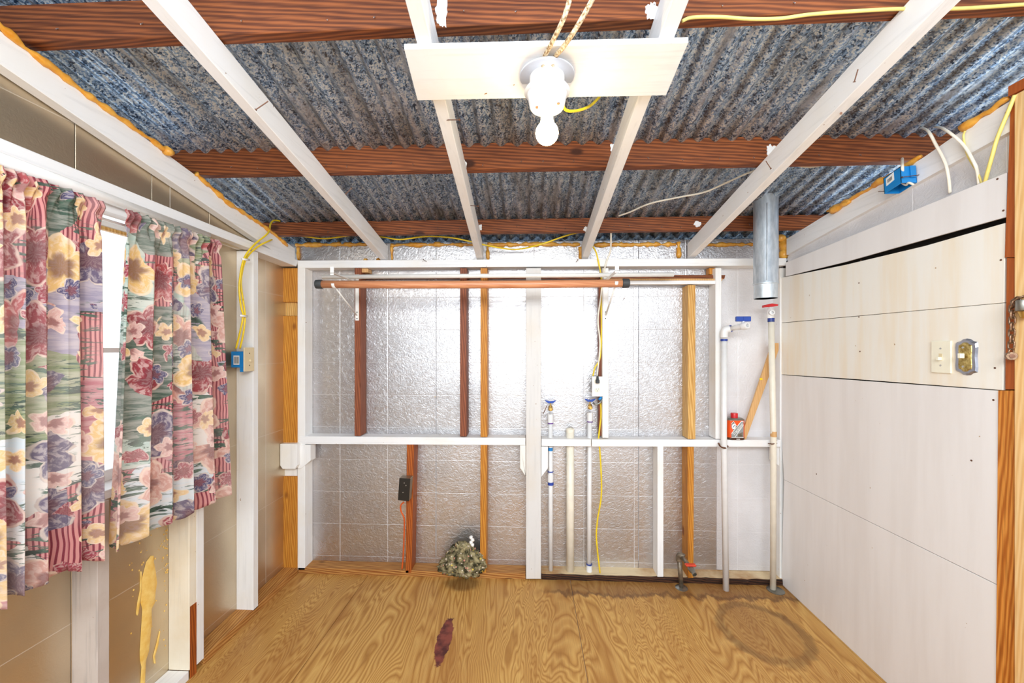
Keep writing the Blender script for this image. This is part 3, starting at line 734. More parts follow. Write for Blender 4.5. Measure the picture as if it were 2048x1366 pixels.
for (a, b, r) in ((731, 520, .012), (757, 520, .014), (562, 484, .012)):
    bm = bmesh.new(); bmesh.ops.create_icosphere(bm, subdivisions=2, radius=r, matrix=Matrix.Translation(PY(a, b, DF - .01)))
    for v in bm.verts: v.co += Vector((noise.noise(v.co * 80), 0, noise.noise(v.co * 90))) * .003
    mesh('foam_lump', bm, M['foam'], ce, True)
# wood block holding the fixture board, across the two middle rafters
t_ = .014
slab('mounting_board', [PR(808, 98, -t_), PR(835, 201, -t_), PR(1332, 191, -t_), PR(1377, 85, -t_)], (0, 0, t_), M['white_x'], None, .001)
mb = bpy.data.objects['mounting_board']; shift_origin(mb, PR(1090, 150, -t_)); tag(mb, 'short white painted board nailed across two rafters behind the light bulb', 'board')

# ================================================================== LIGHT FIXTURE
fc = PR(1094, 152, -t_)
lf = thing('ceiling_light', 'white porcelain lampholder with a lit round bulb under the white board', 'light', fc)
down = Vector((0, 0, -1))
lathe('mounting_disc', [(.075, 0), (.075, .003), (.073, .0045)], fc, down, M['plategrey'], lf, 48)
lathe('junction_box', [(.048, .0045), (.048, .040), (.046, .042)], fc, down, M['whitepl'], lf, 32)
lathe('lampholder', [(.050, .040), (.061, .042), (.063, .046), (.060, .050), (.055, .053), (.051, .072), (.0475, .086), (.044, .089), (.020, .086)], fc, down, M['porcelain'], lf, 48)
lathe('socket', [(.0195, .080), (.0195, .100), (.018, .102)], fc, down, M['plategrey'], lf, 24)
lathe('lamp_neck', [(.0165, .100), (.0165, .112), (.018, .116), (.0175, .124)], fc, down, M['porcelain'], lf, 24)
prof = [(.0172, .122), (.0185, .128)]
cb = .158; rb = .0315
for i in range(2, 17):
    a = math.pi * i / 16; 
    if cb - rb * math.cos(a) > .130: prof.append((rb * math.sin(a), cb - rb * math.cos(a)))
lathe('bulb', prof, fc, down, M['bulb'], lf, 32)
for dx, dy in ((-.028, .015), (.03, .0)):
    lathe('screw', [(.004, .086), (.004, .091)], fc + Vector((dx, dy - .02, 0)), down, M['nail'], lf, 10)
bm = bmesh.new()
# cloth cables rising toward the near roof
def cable(name, label, pts, r, mat, cat='cable', group=None, seg=8, k=6, flat=1.0):
    o = tube(name, pts, r, mat, None, seg, k, flat); shift_origin(o, pts[0]); tag(o, label, cat, group); return o
cable('cable', 'stiff brown-white cloth-covered cable, left of the two above the lampholder', [fc + Vector((-.012, -.03, -.012)), PY(1088, 118, 1.05), PY(1104, 85, 1.0), PY(1126, 40, .95), PY(1139, 0, .93), PY(1146, -40, .90), PY(1150, -90, .9)], .0062, M['cloth_cable'])
cable('cable', 'stiff brown-white cloth-covered cable, right of the two above the lampholder', [fc + Vector((.014, -.03, -.012)), PY(1108, 118, 1.05), PY(1128, 92, 1.0), PY(1150, 60, .96), PY(1184, 0, .92), PY(1198, -40, .9), PY(1204, -90, .9)], .0062, M['cloth_cable'])
cable('cable', 'short yellow cable looping behind the lampholder', [fc + Vector((.045, .01, -.03)), PY(1128, 216, 1.16), PY(1150, 222, 1.2), PY(1178, 213, 1.25), PY(1196, 197, 1.3), PM(1206, 186, -.01)], .0042, M['yellow'])

# ================================================================== CABLES
Yc = 2.345
cable('cable', 'long yellow cable strung under the corrugated roof along the back wall', [PX(486, 600, XL + .012), PX(482, 560, XL + .012), PX(492, 518, XL + .012), PX(515, 494, XL + .014), PX(538, 482, XL + .02), PY(560, 474, Yc - .03), PY(600, 472, Yc), PY(650, 477, Yc), PY(713, 470, Yc), PY(765, 474, Yc), PY(800, 479, Yc), PY(850, 473, Yc), PY(900, 475, Yc), PY(945, 484, Yc), PY(975, 491, Yc), PY(1030, 499, Yc + .06), PY(1080, 489, Yc), PY(1130, 472, Yc), PY(1160, 464, Yc)], .0045, M['yellow'])
cable('cable', 'yellow cable bent up over the left beam to the purlin', [PX(480, 600, XL + .016), PX(479, 565, XL + .016), PX(488, 518, XL + .018), PX(508, 490, XL + .02), PX(536, 466, XL + .02), PY(541, 448, 2.15), PY(548, 441, 2.2), PY(560, 442, P3Y - .006)], .0045, M['yellow'])
cable('cable', 'lower left yellow cable running into the blue switch box', [PX(480, 600, XL + .016), PX(483, 618, XL + .014), PX(486, 632, XL + .012), PX(481, 660, XL + .0), PX(472, 697, XL - .03)], .0043, M['yellow'])
cable('cable', 'lower yellow cable beside the switch plate, entering the blue box', [PX(486, 600, XL + .012), PX(490, 632, XL + .010), PX(487, 665, XL + .004), PX(480, 697, XL - .02)], .0043, M['yellow'])
for i, (a, b) in enumerate(((491, 519), (487, 632))):
    o = tube('cable_tie', [PX(a - 7, b - 1, XL + .018), PX(a + 7, b + 1, XL + .018)], .0055, M['whitepl'], None, 8); shift_origin(o, PX(a, b, XL + .018))
    tag(o, ['white clip holding two yellow cables near the top of the stud', 'white clip holding two yellow cables above the switch box'][i], 'clip')
cable('cable', 'yellow cable running down from the roof to the back wall outlet', [PY(1178, 484, Yc), PY(1190, 500, D - .01), PY(1196, 520, D - .008), PY(1203, 560, D - .006), PY(1202, 600, D + .02), PY(1203, 660, D + .02), PY(1200, 715, D + .02), PY(1190, 735, D + .01), PY(1186, 752, D + .01)], .0045, M['yellow'])
cable('cable', 'off-white cable hanging from the purlin past the top plate', [PY(1222, 462, P3Y + .045), PY(1221, 500, D - .03), PY(1214, 520, D - .008), PY(1207, 548, D - .008), PY(1202, 590, D + .01), PY(1196, 640, D + .02), PY(1200, 690, D + .02), PY(1194, 752, D + .01)], .0048, M['wcable'])
cable('cable', 'yellow cable hanging below the shelf rail into the bottom plate', [PY(1200, 797, D + .03), PY(1202, 830, D + .03), PY(1197, 880, D + .03), PY(1200, 905, D + .03), PY(1203, 985, D + .03), PY(1195, 1040, D + .03), PY(1193, 1080, D + .03), PY(1200, 1146, D + .03)], .0048, M['yellow'])
cable('cable', 'off-white cable sagging across the corrugated roof behind the right rafters', [PM(1237, 432, -.006), PM(1260, 424, -.008), PM(1300, 407, -.01), PM(1360, 394, -.012), PM(1410, 384, -.012), PM(1460, 362, -.01), PM(1510, 341, -.008), PM(1570, 330, -.008), PM(1620, 334, -.008), PM(1660, 327, -.006), PM(1700, 320, -.006), PM(1752, 316, -.004)], .0045, M['wcable'])
cable('cable', 'yellow cable along the nearest purlin at the top', [PY(1365, 42, P1Y - .012), PY(1385, 35, P1Y - .01), PY(1440, 34, P1Y - .01), PY(1500, 38, P1Y - .01), PY(1560, 37, P1Y - .01), PY(1620, 29, P1Y - .01), PY(1700, 23, P1Y - .01), PY(1800, 18, P1Y - .01), PY(1920, 17, P1Y - .01), PY(2048, 9, P1Y - .01), PY(2200, 0, P1Y - .01)], .0042, M['paleyellow'])
cable('cable', 'off-white cable looping from the purlin into the right wall, left of a pair', [PY(1840, 255, P2Y - .01), PX(1856, 262, XR - .03), PX(1872, 290, XR - .02), PX(1890, 325, XR - .012), PX(1897, 355, XR - .004), PX(1900, 386, XR + .012)], .0048, M['wcable'], flat=.7)
cable('cable', 'off-white cable looping from the purlin into the right wall, right of a pair', [PY(1868, 254, P2Y - .01), PX(1888, 258, XR - .03), PX(1925, 288, XR - .02), PX(1948, 325, XR - .012), PX(1955, 345, XR + .0), PX(1958, 368, XR + .012)], .0048, M['wcable'], flat=.7)
cable('cable', 'pale yellow cable at the top right corner beside the door post', [PX(2030, 190, XR - .012), PX(2017, 222, XR - .012), PX(1995, 275, XR - .012), PX(1985, 310, XR - .010), PX(1975, 345, XR - .002), PX(1968, 372, XR + .012)], .0052, M['paleyellow'])
cable('cable', 'thin pale yellow cable behind the white one on the right wall', [PX(1930, 262, XR - .01), PX(1927, 275, XR - .006), PX(1935, 310, XR - .004), PX(1955, 345, XR + .002), PX(1964, 368, XR + .012)], .003, M['paleyellow'])
cable('wire', 'thin dark wire trailing over the roof above the blue box', [PM(1580, 415, -.012), PM(1640, 408, -.014), PM(1690, 392, -.012), PM(1730, 370, -.01), PM(1765, 352, -.006)], .002, M['greyw'], 'wire')
cable('cable', 'short off-white cable dropping into the blue ceiling box', [PY(1804, 312, P2Y + .05), PX(1804.5, 330, XR - .045), PX(1805, 345, XR - .045)], .005, M['wcable'])

# ================================================================== BLUE BOXES
xb = XR - .058
A, B, C_, E = PX(1766.4, 356.9, xb), PX(1800.8, 332.7, xb), PX(1803, 365.6, xb), PX(1768.5, 388, xb)
bb = thing('junction_box', 'open blue plastic junction box nailed to the right wall rafter', 'junction box', (A + C_) / 2)
th = .0025; back = XR - .001
def quad(pts, ext, mat, name, parent, bev=.0004): return slab(name, pts, ext, mat, parent, bev)
w_ = Vector((back - xb, 0, 0))
bm = prism_bm([A, B, C_, E], (th, 0, 0), .0003)
prism_bm([A + w_, B + w_, C_ + w_, E + w_], (-th, 0, 0), .0003, bm)
prism_bm([B, B + w_, C_ + w_, C_], (0, .003, 0), .0003, bm)
prism_bm([A, A + w_, E + w_, E], (0, -.003, 0), .0003, bm)
prism_bm([A, B, B + w_, A + w_], (0, 0, -.003), .0003, bm)
mesh('box_body', bm, M['bluepl'], bb)
mid = w_ * .55
mesh('side_rib', prism_bm([B + mid + Vector((0, -.006, 0)), B + w_ * .9 + Vector((0, -.006, 0)), C_.lerp(B, .3) + w_ * .9 + Vector((0, -.006, 0)), C_.lerp(B, .3) + mid + Vector((0, -.006, 0))], (0, .006, 0), .0008), M['bluepl'], bb)
u_ = (B - A); v_ = (E - A)
lq = [A + u_ * .16 + v_ * .14, A + u_ * .62 + v_ * .05, A + u_ * .62 + v_ * .55, A + u_ * .16 + v_ * .62]
slab('paper_label', [q + Vector((-.0006, 0, 0)) for q in lq], (.0005, 0, 0), M['label'], bb, 0)
bm = bmesh.new()
for i in range(6):
    f0 = .2 + .1 * i; q = lambda ff, gg: lq[0].lerp(lq[1], ff).lerp(lq[3].lerp(lq[2], ff), gg) + Vector((-.001, 0, 0))
    prism_bm([q(f0, .3), q(f0 + .05, .3), q(f0 + .05, .75), q(f0, .75)], (.0003, 0, 0), 0, bm)
mesh('label_bars', bm, M['ink'], bb)
nail_bm = tube_bm([B.lerp(C_, .72) + Vector((-.004, -.009, 0)), B.lerp(C_, .60) + w_ * 1.0 + Vector((0, -.009, 0))], .0013, 6); tube_bm([B.lerp(C_, .72) + Vector((-.006, -.009, 0)), B.lerp(C_, .72) + Vector((-.004, -.009, 0))], .003, 8, nail_bm); mesh('nail', nail_bm, M['nail'], bb)
nail_bm = tube_bm([A.lerp(E, .78) + Vector((-.012, .012, 0)), A.lerp(E, .78) + Vector((.05, .012, .004))], .0013, 6); mesh('nail', nail_bm, M['nail'], bb)
tube('wire_end', [A.lerp(C_, .6) + Vector((.02, 0, .0)), A.lerp(C_, .7) + Vector((.028, -.01, -.018)), A.lerp(C_, .8) + Vector((.022, -.02, -.012)), A.lerp(C_, .9) + Vector((.03, -.024, -.02))], .004, M['wcable'], bb, 8, 4)

ye = yx(489, XL + .004); yb_ = ye
ZT, ZB = PX(478, 703, XL - .03).z, PX(478, 735, XL - .03).z
sb = thing('switch_box', 'blue electrical box with a tan switch plate on the left stud', 'switch', (XL - .03, ye + .02, (ZT + ZB) / 2))
boxp('box_body', (XL - .066, ye, ZB), (XL - .001, ye + .055, ZT), M['bluepl'], sb, .002)
boxp('box_tab', (XL - .022, ye + .002, ZB - .022), (XL - .004, ye + .02, ZB + .002), M['bluepl'], sb, .001)
zt_, zb_ = PX(490, 695, XL + .004).z, PX(490, 743, XL + .004).z
boxp('switch_plate', (XL + .0, ye - .004, zb_), (XL + .006, ye + .068, zt_), M['tan'], sb, .0015)
boxp('toggle', (XL + .006, ye + .027, (zt_ + zb_) / 2 - .012), (XL + .017, ye + .036, (zt_ + zb_) / 2 + .0), M['tan'], sb, .001)
for dz in (-.03, .03): lathe('screw', [(.003, 0), (.003, .001)], (XL + .006, ye + .032, (zt_ + zb_) / 2 + dz), (1, 0, 0), M['nail'], sb, 8)
boxp('paper_label', (XL - .052, ye - .0006, ZB + .014), (XL - .022, ye, ZT - .020), M['label'], sb, 0)
bm = bmesh.new()
for i in range(5): box_bm((XL - .048 + i * .005, ye - .001, ZB + .02), (XL - .0455 + i * .005, ye - .0004, ZT - .026), 0, bm)
mesh('label_bars', bm, M['ink'], sb)

# right wall switches
p0 = PX(1865, 714, XR); p1 = PX(1903, 714, XR - .004)
zc_ = CZ - (714 - CY) / F * 1.5; hz = .0575
zc_ = PX(1884, 714, XR - .003).z
sw = thing('light_switch', 'ivory plastic toggle switch plate on the white right wall', 'switch', (XR, (p0.y + p1.y) / 2, zc_))
ym = (p0.y + p1.y) / 2
boxp('switch_plate', (XR - .006, p1.y, zc_ - hz), (XR + .0, p0.y, zc_ + hz), M['ivory'], sw, .002)
boxp('toggle', (XR - .018, ym - .005, zc_ - .012), (XR - .005, ym + .005, zc_ + .0), M['ivory'], sw, .0012)
boxp('toggle_slot', (XR - .0066, ym - .006, zc_ - .013), (XR - .0058, ym + .006, zc_ + .012), M['tan'], sw, 0)
for dz in (-.03, .03): lathe('screw', [(.0032, 0), (.0032, .0012)], (XR - .0058, ym, zc_ + dz), (-1, 0, 0), M['staple'], sw, 10)
p0 = PX(1912, 714, XR); p1 = PX(1957, 714, XR); ym = (p0.y + p1.y) / 2; hy = (p0.y - p1.y) / 2 * 1.0; zc_ = PX(1934, 714, XR).z; hz = .062
os_ = thing('ornate_switch', 'pewter and antique gold shaped switch plate beside the ivory one', 'switch', (XR, ym, zc_))
def shape(sc_y, sc_z):
    pts = []
    ctrl = [(0, 1.0), (.35, .97), (.6, .86), (.95, .80), (1.0, .55), (.93, .0), (1.0, -.55), (.95, -.80), (.6, -.86), (.35, -.97), (0, -1.0)]
    full = ctrl + [(-a, b) for a, b in ctrl[-2:0:-1]]
    return [(a * sc_y, b * sc_z) for a, b in full]
def plate(name, scy, scz, x0, x1, mat, inset=.8):
    bm = bmesh.new(); P = shape(scy, scz)
    a = [bm.verts.new((x0, ym + y, zc_ + z)) for y, z in P]; b = [bm.verts.new((x1, ym + y * inset, zc_ + z * inset)) for y, z in P]
    n = len(P)
    for i in range(n): bm.faces.new((a[i], a[(i + 1) % n], b[(i + 1) % n], b[i]))
    bm.faces.new(b); bm.faces.new(a[::-1]); return mesh(name, bm, mat, os_)
plate('plate_rim', hy, hz, XR, XR - .006, M['pewter'], .9)
plate('plate_centre', hy * .62, hz * .80, XR - .006, XR - .0075, M['gold'], .93)
boxp('toggle', (XR - .026, ym - .005, zc_ - .004), (XR - .012, ym + .005, zc_ + .012), M['ivory'], os_, .0012)
for dz in (-.032, .032): lathe('screw', [(.0035, 0), (.0035, .0015)], (XR - .0122, ym, zc_ + dz), (-1, 0, 0), M['staple'], os_, 10)

# back outlet
ou = thing('wall_outlet', 'white duplex outlet with a black plug on the back wall stud', 'outlet', PY(1195, 773, D))
a, b = PY(1184, 793, D - .006), PY(1207, 753, D - .006)
boxp('outlet_plate', (a.x, D - .008, a.z), (b.x, D - .002, b.z), M['whitepl'], ou, .0015)
boxp('outlet_box', (a.x + .008, D - .002, a.z + .006), (b.x - .008, D + .05, b.z - .006), M['greybox'], ou, .001)
c0 = PY(1194.5, 779, D - .008); lathe('receptacle', [(.0165, 0), (.0165, .002), (.015, .0028)], c0, (0, -1, 0), M['ivory'], ou, 24)
for dx, dz, ww, hh in ((-.006, .003, .0018, .008), (.006, .003, .0018, .007), (0, -.008, .004, .004)): boxp('slot', (c0.x + dx - ww / 2, c0.y - .0034, c0.z + dz - hh / 2), (c0.x + dx + ww / 2, c0.y - .0026, c0.z + dz + hh / 2), M['ink'], ou, 0)
c1 = PY(1194, 762, D - .01); lathe('receptacle', [(.0165, 0), (.0165, .002), (.015, .0028)], c1 + Vector((0, .002, 0)), (0, -1, 0), M['ivory'], ou, 24)
pl = thing('plug', 'black plug in the upper socket of the white outlet', 'plug', c1)
boxp('plug_body', (c1.x - .010, c1.y - .032, c1.z - .012), (c1.x + .010, c1.y - .001, c1.z + .010), M['black'], pl, .003)
lathe('cord_sleeve', [(.006, 0), (.0075, .012), (.008, .024)], c1 + Vector((0, -.02, .030)), (0, 0, -1), M['black'], pl, 14)
cn = thing('cable_connector', 'bluish clamp connector under the white outlet', 'connector', PY(1200, 800, D))
tube('clamp', [PY(1186, 806, D + .01), PY(1192, 809, D + .0), PY(1200, 805, D + .0), PY(1205, 797, D + .01)], .006, M['steel'], cn, 8, 4)
tube('blue_sleeve', [PY(1198, 800, D - .004), PY(1203, 794, D - .002)], .008, M['bluepl'], cn, 8)

# black outlet on the low stud
bo = thing('metal_outlet_box', 'grey metal box with a black outlet face on the low rust-brown stud', 'outlet', PY(808, 980, D - .02))
pts = [PY(796, 1000, D - .05), PY(818, 1002, D - .05), PY(821, 957, D - .05), PY(799, 956, D - .05)]
slab('box_body', pts, (.001, .05, .001), M['greybox'], bo, .0015)
slab('black_face', [p + Vector((0, -.003, 0)) for p in pts], (0, .003, 0), M['blackpl'], bo, .0006)
for (a, b) in ((808.5, 966), (812, 971), (806, 985)): lathe('screw', [(.0028, 0), (.0028, .001)], PY(a, b, D - .053), (0, -1, 0), M['staple'], bo, 8)
lathe('cord_clamp', [(.008, 0), (.008, .008)], PY(810, 1001, D - .03), (0, 0, -1), M['staple'], bo, 10)
cable('cord', 'orange cord running down the rust-brown stud from the black outlet', [PY(810, 1003, D - .03), PY(802, 1010, D - .02), PY(802, 1022, D - .01), PY(808, 1036, D - .004), PY(808.5, 1060, D + .0), PY(806.5, 1110, D - .003), PY(804, 1138, D + .0)], .0045, M['ocord'], 'cord')

# ================================================================== PIPES
YP = D + .045
def pipe(name, label, segs, mat, r, base, group=None):
    th_ = thing(name, label, 'pipe', base, group); tube('pipe_run', segs, r, mat, th_, 20); return th_
def collar(par, p, r, L, mat, ax=(0, 0, 1), name='coupling'): return lathe(name, [(r, -L / 2), (r, L / 2)], p, ax, mat, par, 20)
a1 = pipe('water_pipe', 'thin white plastic pipe with a blue-handled valve beside the white post', [PY(1101.5, 1149, YP), PY(1101, 836, YP)], M['pvc'], .0135, PY(1101.5, 1149, YP))
a3 = pipe('water_pipe', 'thin white plastic pipe with a blue-handled valve below the outlet', [PY(1178, 1149, YP), PY(1179.5, 835, YP)], M['pvc'], .0135, PY(1178, 1149, YP))
def tap(par, a, b):
    c = PY(a, b, YP); zz = c.z
    collar(par, PY(a, b + 24, YP), .0175, .055, M['pvc']); collar(par, PY(a, b + 33, YP), .0178, .006, M['purple'], name='primer_ring')
    lathe('valve_body', [(.013, 0), (.014, .012), (.011, .026), (.008, .03)], c + Vector((0, 0, -.024)), (0, 0, 1), M['brass'], par, 20)
    lathe('valve_outlet', [(.012, 0), (.012, .026), (.0085, .028), (.0085, .018)], c + Vector((0, 0, -.012)), (0, -1, 0), M['brass'], par, 18)
    lathe('valve_stem', [(.004, 0), (.004, .018)], c + Vector((0, 0, .004)), (0, 0, 1), M['brass'], par, 10)
    bm = bmesh.new(); z = zz + .020
    for sgn in (-1, 1):
        pts = [(c.x, c.y - .006, z), (c.x + sgn * .014, c.y - .006, z), (c.x + sgn * .032, c.y - .006, z + .014), (c.x + sgn * .032, c.y - .006, z + .019), (c.x + sgn * .012, c.y - .006, z + .014), (c.x, c.y - .006, z + .012)]
        prism_bm(pts if sgn > 0 else pts[::-1], (0, .012, 0), .001, bm)
    mesh('handle', bm, M['blueh'], par, label='blue butterfly handle')
tap(a1, 1101, 813); tap(a3, 1180, 810)
tube('hanging_strip', [PY(1094, 811, D + .02), PY(1090, 820, D + .02), PY(1087, 827, D + .02)], .002, M['rusty'], a1, 6, 4)
collar(a1, PY(1101, 956, YP), .0175, .045, M['pvc']); collar(a1, PY(1101.5, 967, YP), .0178, .016, M['primer'], name='primer_ring')
collar(a1, PY(1101, 943, YP), .0178, .005, M['primer'], name='primer_ring'); collar(a1, PY(1101, 898, YP), .0139, .02, M['bluepl'], name='primer_stain')
collar(a3, PY(1178.5, 1138, YP), .0175, .045, M['pvc']); collar(a3, PY(1178.5, 1128, YP), .0178, .006, M['primer'], name='primer_ring'); collar(a3, PY(1178, 1145.5, YP), .0178, .005, M['purple'], name='primer_ring')
dpipe = pipe('drain_pipe', 'wide yellowed plastic stub pipe between two thin white pipes', [PY(1140.5, 1151, YP), PY(1140.5, 862, YP)], M['pvcy'], .0235, PY(1140.5, 1151, YP))
lathe('pipe_mouth', [(.0245, 0), (.0245, .02), (.021, .021), (.021, .002)], PY(1140.5, 864, YP), (0, 0, 1), M['pvcy'], dpipe, 24)
# tall pipes in front of the rail
g4 = PZ(1452, 1180); Y4 = g4.y
q4 = pipe('water_pipe', 'tall white plastic pipe with an elbow and a blue lever valve', [g4, PY(1447.5, 870, D - .03), PY(1448, 680, D - .03)], M['pvc'], .0165, g4)
T4 = PY(1448, 668, D - .03)
collar(q4, PY(1448, 680, D - .03), .019, .012, M['primer'], name='primer_ring')
tube('elbow', [T4 + Vector((0, 0, -.02)), T4 + Vector((0, 0, .004)), T4 + Vector((.006, -.002, .022)), T4 + Vector((.028, -.004, .03))], .021, M['pvc'], q4, 18, 5)
V4 = T4 + Vector((.03, -.004, .03))
W4 = PY(1494, 651, D - .14)
tube('pipe_arm', [V4, V4.lerp(W4, .85)], .0145, M['pvc'], q4, 16)
collar(q4, V4 + (W4 - V4).normalized() * .004, .0195, .008, M['primer'], (W4 - V4), name='primer_ring')
ax4 = (W4 - V4).normalized()
lathe('valve_body', [(.017, -.06), (.017, -.03), (.021, -.026), (.021, .0), (.018, .004), (.010, .004), (.010, -.02)], W4, ax4, M['pvc'], q4, 24)
lathe('valve_stem', [(.008, 0), (.008, .026)], W4 - ax4 * .025 + Vector((0, 0, .014)), (0, 0, 1), M['pvc'], q4, 14)
hc = W4 - ax4 * .025 + Vector((0, 0, .042)); bm = bmesh.new()
box_bm((hc.x - .040, hc.y - .009, hc.z - .016), (hc.x + .040, hc.y + .009, hc.z + .012), .003, bm); box_bm((hc.x - .002, hc.y - .011, hc.z - .010), (hc.x + .002, hc.y + .011, hc.z + .012), .0004, bm)
mesh('handle', bm, M['blueh'], q4, label='blue lever handle')
g5 = PZ(1546, 1180)
q5 = pipe('water_pipe', 'tall off-white pipe with a red-handled valve in the right corner', [g5, PY(1547, 880, D - .03), PY(1542, 628, D - .03)], M['pvcy'], .0155, g5)
collar(q5, PY(1542, 640, D - .03), .0175, .022, M['primer'], name='primer_ring')
vb = PY(1540, 626, D - .03)
lathe('valve_body', [(.016, -.03), (.019, -.024), (.019, .01), (.012, .024), (.007, .034)], vb, (0, 0, 1), M['pvc'], q5, 22)
lathe('valve_outlet', [(.014, 0), (.014, .034), (.0075, .035), (.0075, .02)], vb, (-.2, -1, 0), M['pvc'], q5, 20)
hc = vb + Vector((0, 0, .042)); bm = bmesh.new()
prism_bm([(hc.x - .040, hc.y - .01, hc.z - .012), (hc.x - .018, hc.y - .01, hc.z - .006), (hc.x + .018, hc.y - .01, hc.z - .006), (hc.x + .040, hc.y - .01, hc.z - .002), (hc.x + .042, hc.y - .01, hc.z + .006), (hc.x + .008, hc.y - .01, hc.z + .012), (hc.x - .040, hc.y - .01, hc.z + .002)], (0, .02, 0), .002, bm)
mesh('handle', bm, M['redh'], q5, label='red handle')
lathe('floor_flange', [(.045, 0), (.045, .003), (.02, .006)], g5 + Vector((.012, -.004, 0)), (0, 0, 1), M['steel'], q5, 24)
collar(q5, PY(1547, 868, D - .03), .0162, .03, M['lath'], name='stain_band')
# rusty straps
for i, pts in enumerate(([(1437, 886), (1441, 893), (1450, 896), (1456, 892)], [(1537, 887), (1545, 888), (1553, 887)])):
    o = tube('pipe_strap', [PY(a, b, D - .052 if 0 < j < len(pts) - 1 else D - .006) for j, (a, b) in enumerate(pts)], .005, M['rusty'], None, 6, 5, .5)
    shift_origin(o, PY(*pts[1], D - .04)); tag(o, ['rusty strap around the pipe beside the orange can', 'rusty strap around the pipe in the right corner'][i], 'strap')
# iron stub with red spigot
gi = PZ(1363, 1176); yi = gi.y
ti = PY(1358, 1114, yi + .0)
ir = thing('iron_spigot', 'weathered metal pipe with a red-handled tap at the foot of the back wall', 'pipe', gi)
lathe('floor_flange', [(.034, 0), (.034, .003), (.02, .007), (.014, .008)], gi, (0, 0, 1), M['steel'], ir, 28)
tube('riser', [gi, ti], .0125, M['iron'], ir, 16)
tube('elbow', [ti + Vector((0, 0, -.022)), ti, ti + Vector((.006, -.006, .014)), ti + Vector((.02, -.02, .010))], .0175, M['iron'], ir, 16, 4, label='dark rusty elbow')
te = PY(1381, 1136, yi - .13)
tube('arm_pipe', [ti + Vector((.012, -.012, .010)), te], .0115, M['iron'], ir, 14)
ad = (te - ti).normalized()
lathe('tap_body', [(.012, -.01), (.016, .0), (.015, .02), (.011, .03), (.013, .045), (.010, .046), (.008, .03)], te, Vector((ad.x, ad.y, -.25)), M['steel'], ir, 18)
hc = te + Vector((0, 0, .016)); bm = bmesh.new(); box_bm((hc.x - .028, hc.y - .012, hc.z - .005), (hc.x + .028, hc.y + .012, hc.z + .006), .004, bm); mesh('handle', bm, M['redor'], ir, label='orange-red handle')

# duct
dc = PY(1533, 500, 2.12); rd = .056; zb0 = PY(1530, 597, 2.12).z; zt0 = mz(2.12) + .03
du = thing('vent_duct', 'round galvanised vent duct hanging through the roof in the right corner', 'duct', (dc.x, 2.12, zb0))
lathe('duct_pipe', [(rd * .96, 0), (rd * .96, .07), (rd * 1.04, .073), (rd * 1.04, .079), (rd, .083), (rd, zt0 - zb0), (rd * .985, zt0 - zb0), (rd * .985, .09), (rd * .93, .06), (rd * .93, 0)], (dc.x - .004, 2.12, zb0), (0, 0, 1), M['duct'], du, 40)
boxp('seam', (dc.x - .030, 2.12 - rd - .0005, zb0 + .085), (dc.x - .024, 2.12 - rd + .012, zt0 - .05), M['duct'], du, .0005)

# ================================================================== RODS & BRACKETS
YR = 2.10
r0, r1 = PY(634, 568.5, YR), PY(1256, 566.5, YR)
rod = thing('closet_rod', 'long varnished wooden rod with black rubber end caps', 'rod', (r0 + r1) / 2)
tube('rod_shaft', [r0, r0.lerp(r1, .3) + Vector((0, 0, -.004)), r0.lerp(r1, .7) + Vector((0, 0, -.004)), r1], .0205, M['pole'], rod, 20)
dr_ = (r1 - r0).normalized()
lathe('end_cap', [(.022, -.03), (.0245, -.026), (.0235, .004), (.018, .007)], r0, -dr_, M['black'], rod, 24)
lathe('end_cap', [(.022, -.03), (.0245, -.026), (.0235, .004), (.018, .007)], r1, dr_, M['black'], rod, 24)
YW = D - .10
w0, w1 = PY(645, 554, YW), PY(1347, 549, YW)
wr_ = tube('round_rod', [w0, w1], .0125, M['whitepl'], None, 16); shift_origin(wr_, (w0 + w1) / 2); tag(wr_, 'thin white rod resting on the brackets behind the wooden rod', 'rod')
def bracket(sxp, side, label):
    x = PY(sxp, 600, D).x; zt = PY(sxp, 549, D).z; zb = PY(sxp, 641, D).z
    br = thing('rod_bracket', label, 'bracket', (x, D, zt)); xw = .011
    bm = box_bm((x - xw, D - .003, zb), (x + xw, D, zt), .0005); mesh('back_plate', bm, M['whitepl'], br)
    yn = YR - .005; zarm = w0.z - .016
    mesh('arm', box_bm((x - xw * .9, yn, zarm - .003), (x + xw * .9, D - .003, zarm), .0005), M['whitepl'], br)
    mesh('front_tab', box_bm((x - xw * .9, yn - .025, zarm - .012), (x + xw * .9, yn - .022, zarm + .032), .0005), M['whitepl'], br)
    mesh('arm', box_bm((x - xw * .9, yn - .025, zarm - .003), (x + xw * .9, yn + .001, zarm), .0005), M['whitepl'], br)
    tube('brace', [(x, D - .006, zb + .03), (x, YR + .015, r0.z - .022)], .005, M['whitepl'], br, 6, 0, .5)
    hk = [(x, YR + .024 * math.cos(a), r0.z + .0215 * math.sin(a)) for a in [math.radians(v) for v in range(0, -200, -20)]]
    tube('rod_hook', hk, .009, M['whitepl'], br, 8, 0, .3)
    for dz in (.012, .05): lathe('screw', [(.0035, 0), (.0035, .0015)], (x, D - .003, zb + dz), (0, -1, 0), M['ink'], br, 8)
bracket(714.5, -1, 'white metal shelf bracket on the leftmost red-brown stud')
bracket(1211, 1, 'white metal shelf bracket on the painted stud above the outlet')

# white pole under the left beam
lpz = tube('round_rod', [PX(-400, 317 - 400 * .368, XL - .012), PX(415, 471, XL - .012)], .0165, M['whitepl'], None, 16); shift_origin(lpz, PX(200, 390, XL - .012)); tag(lpz, 'thick white round pole fixed under the beam above the curtains', 'pole')

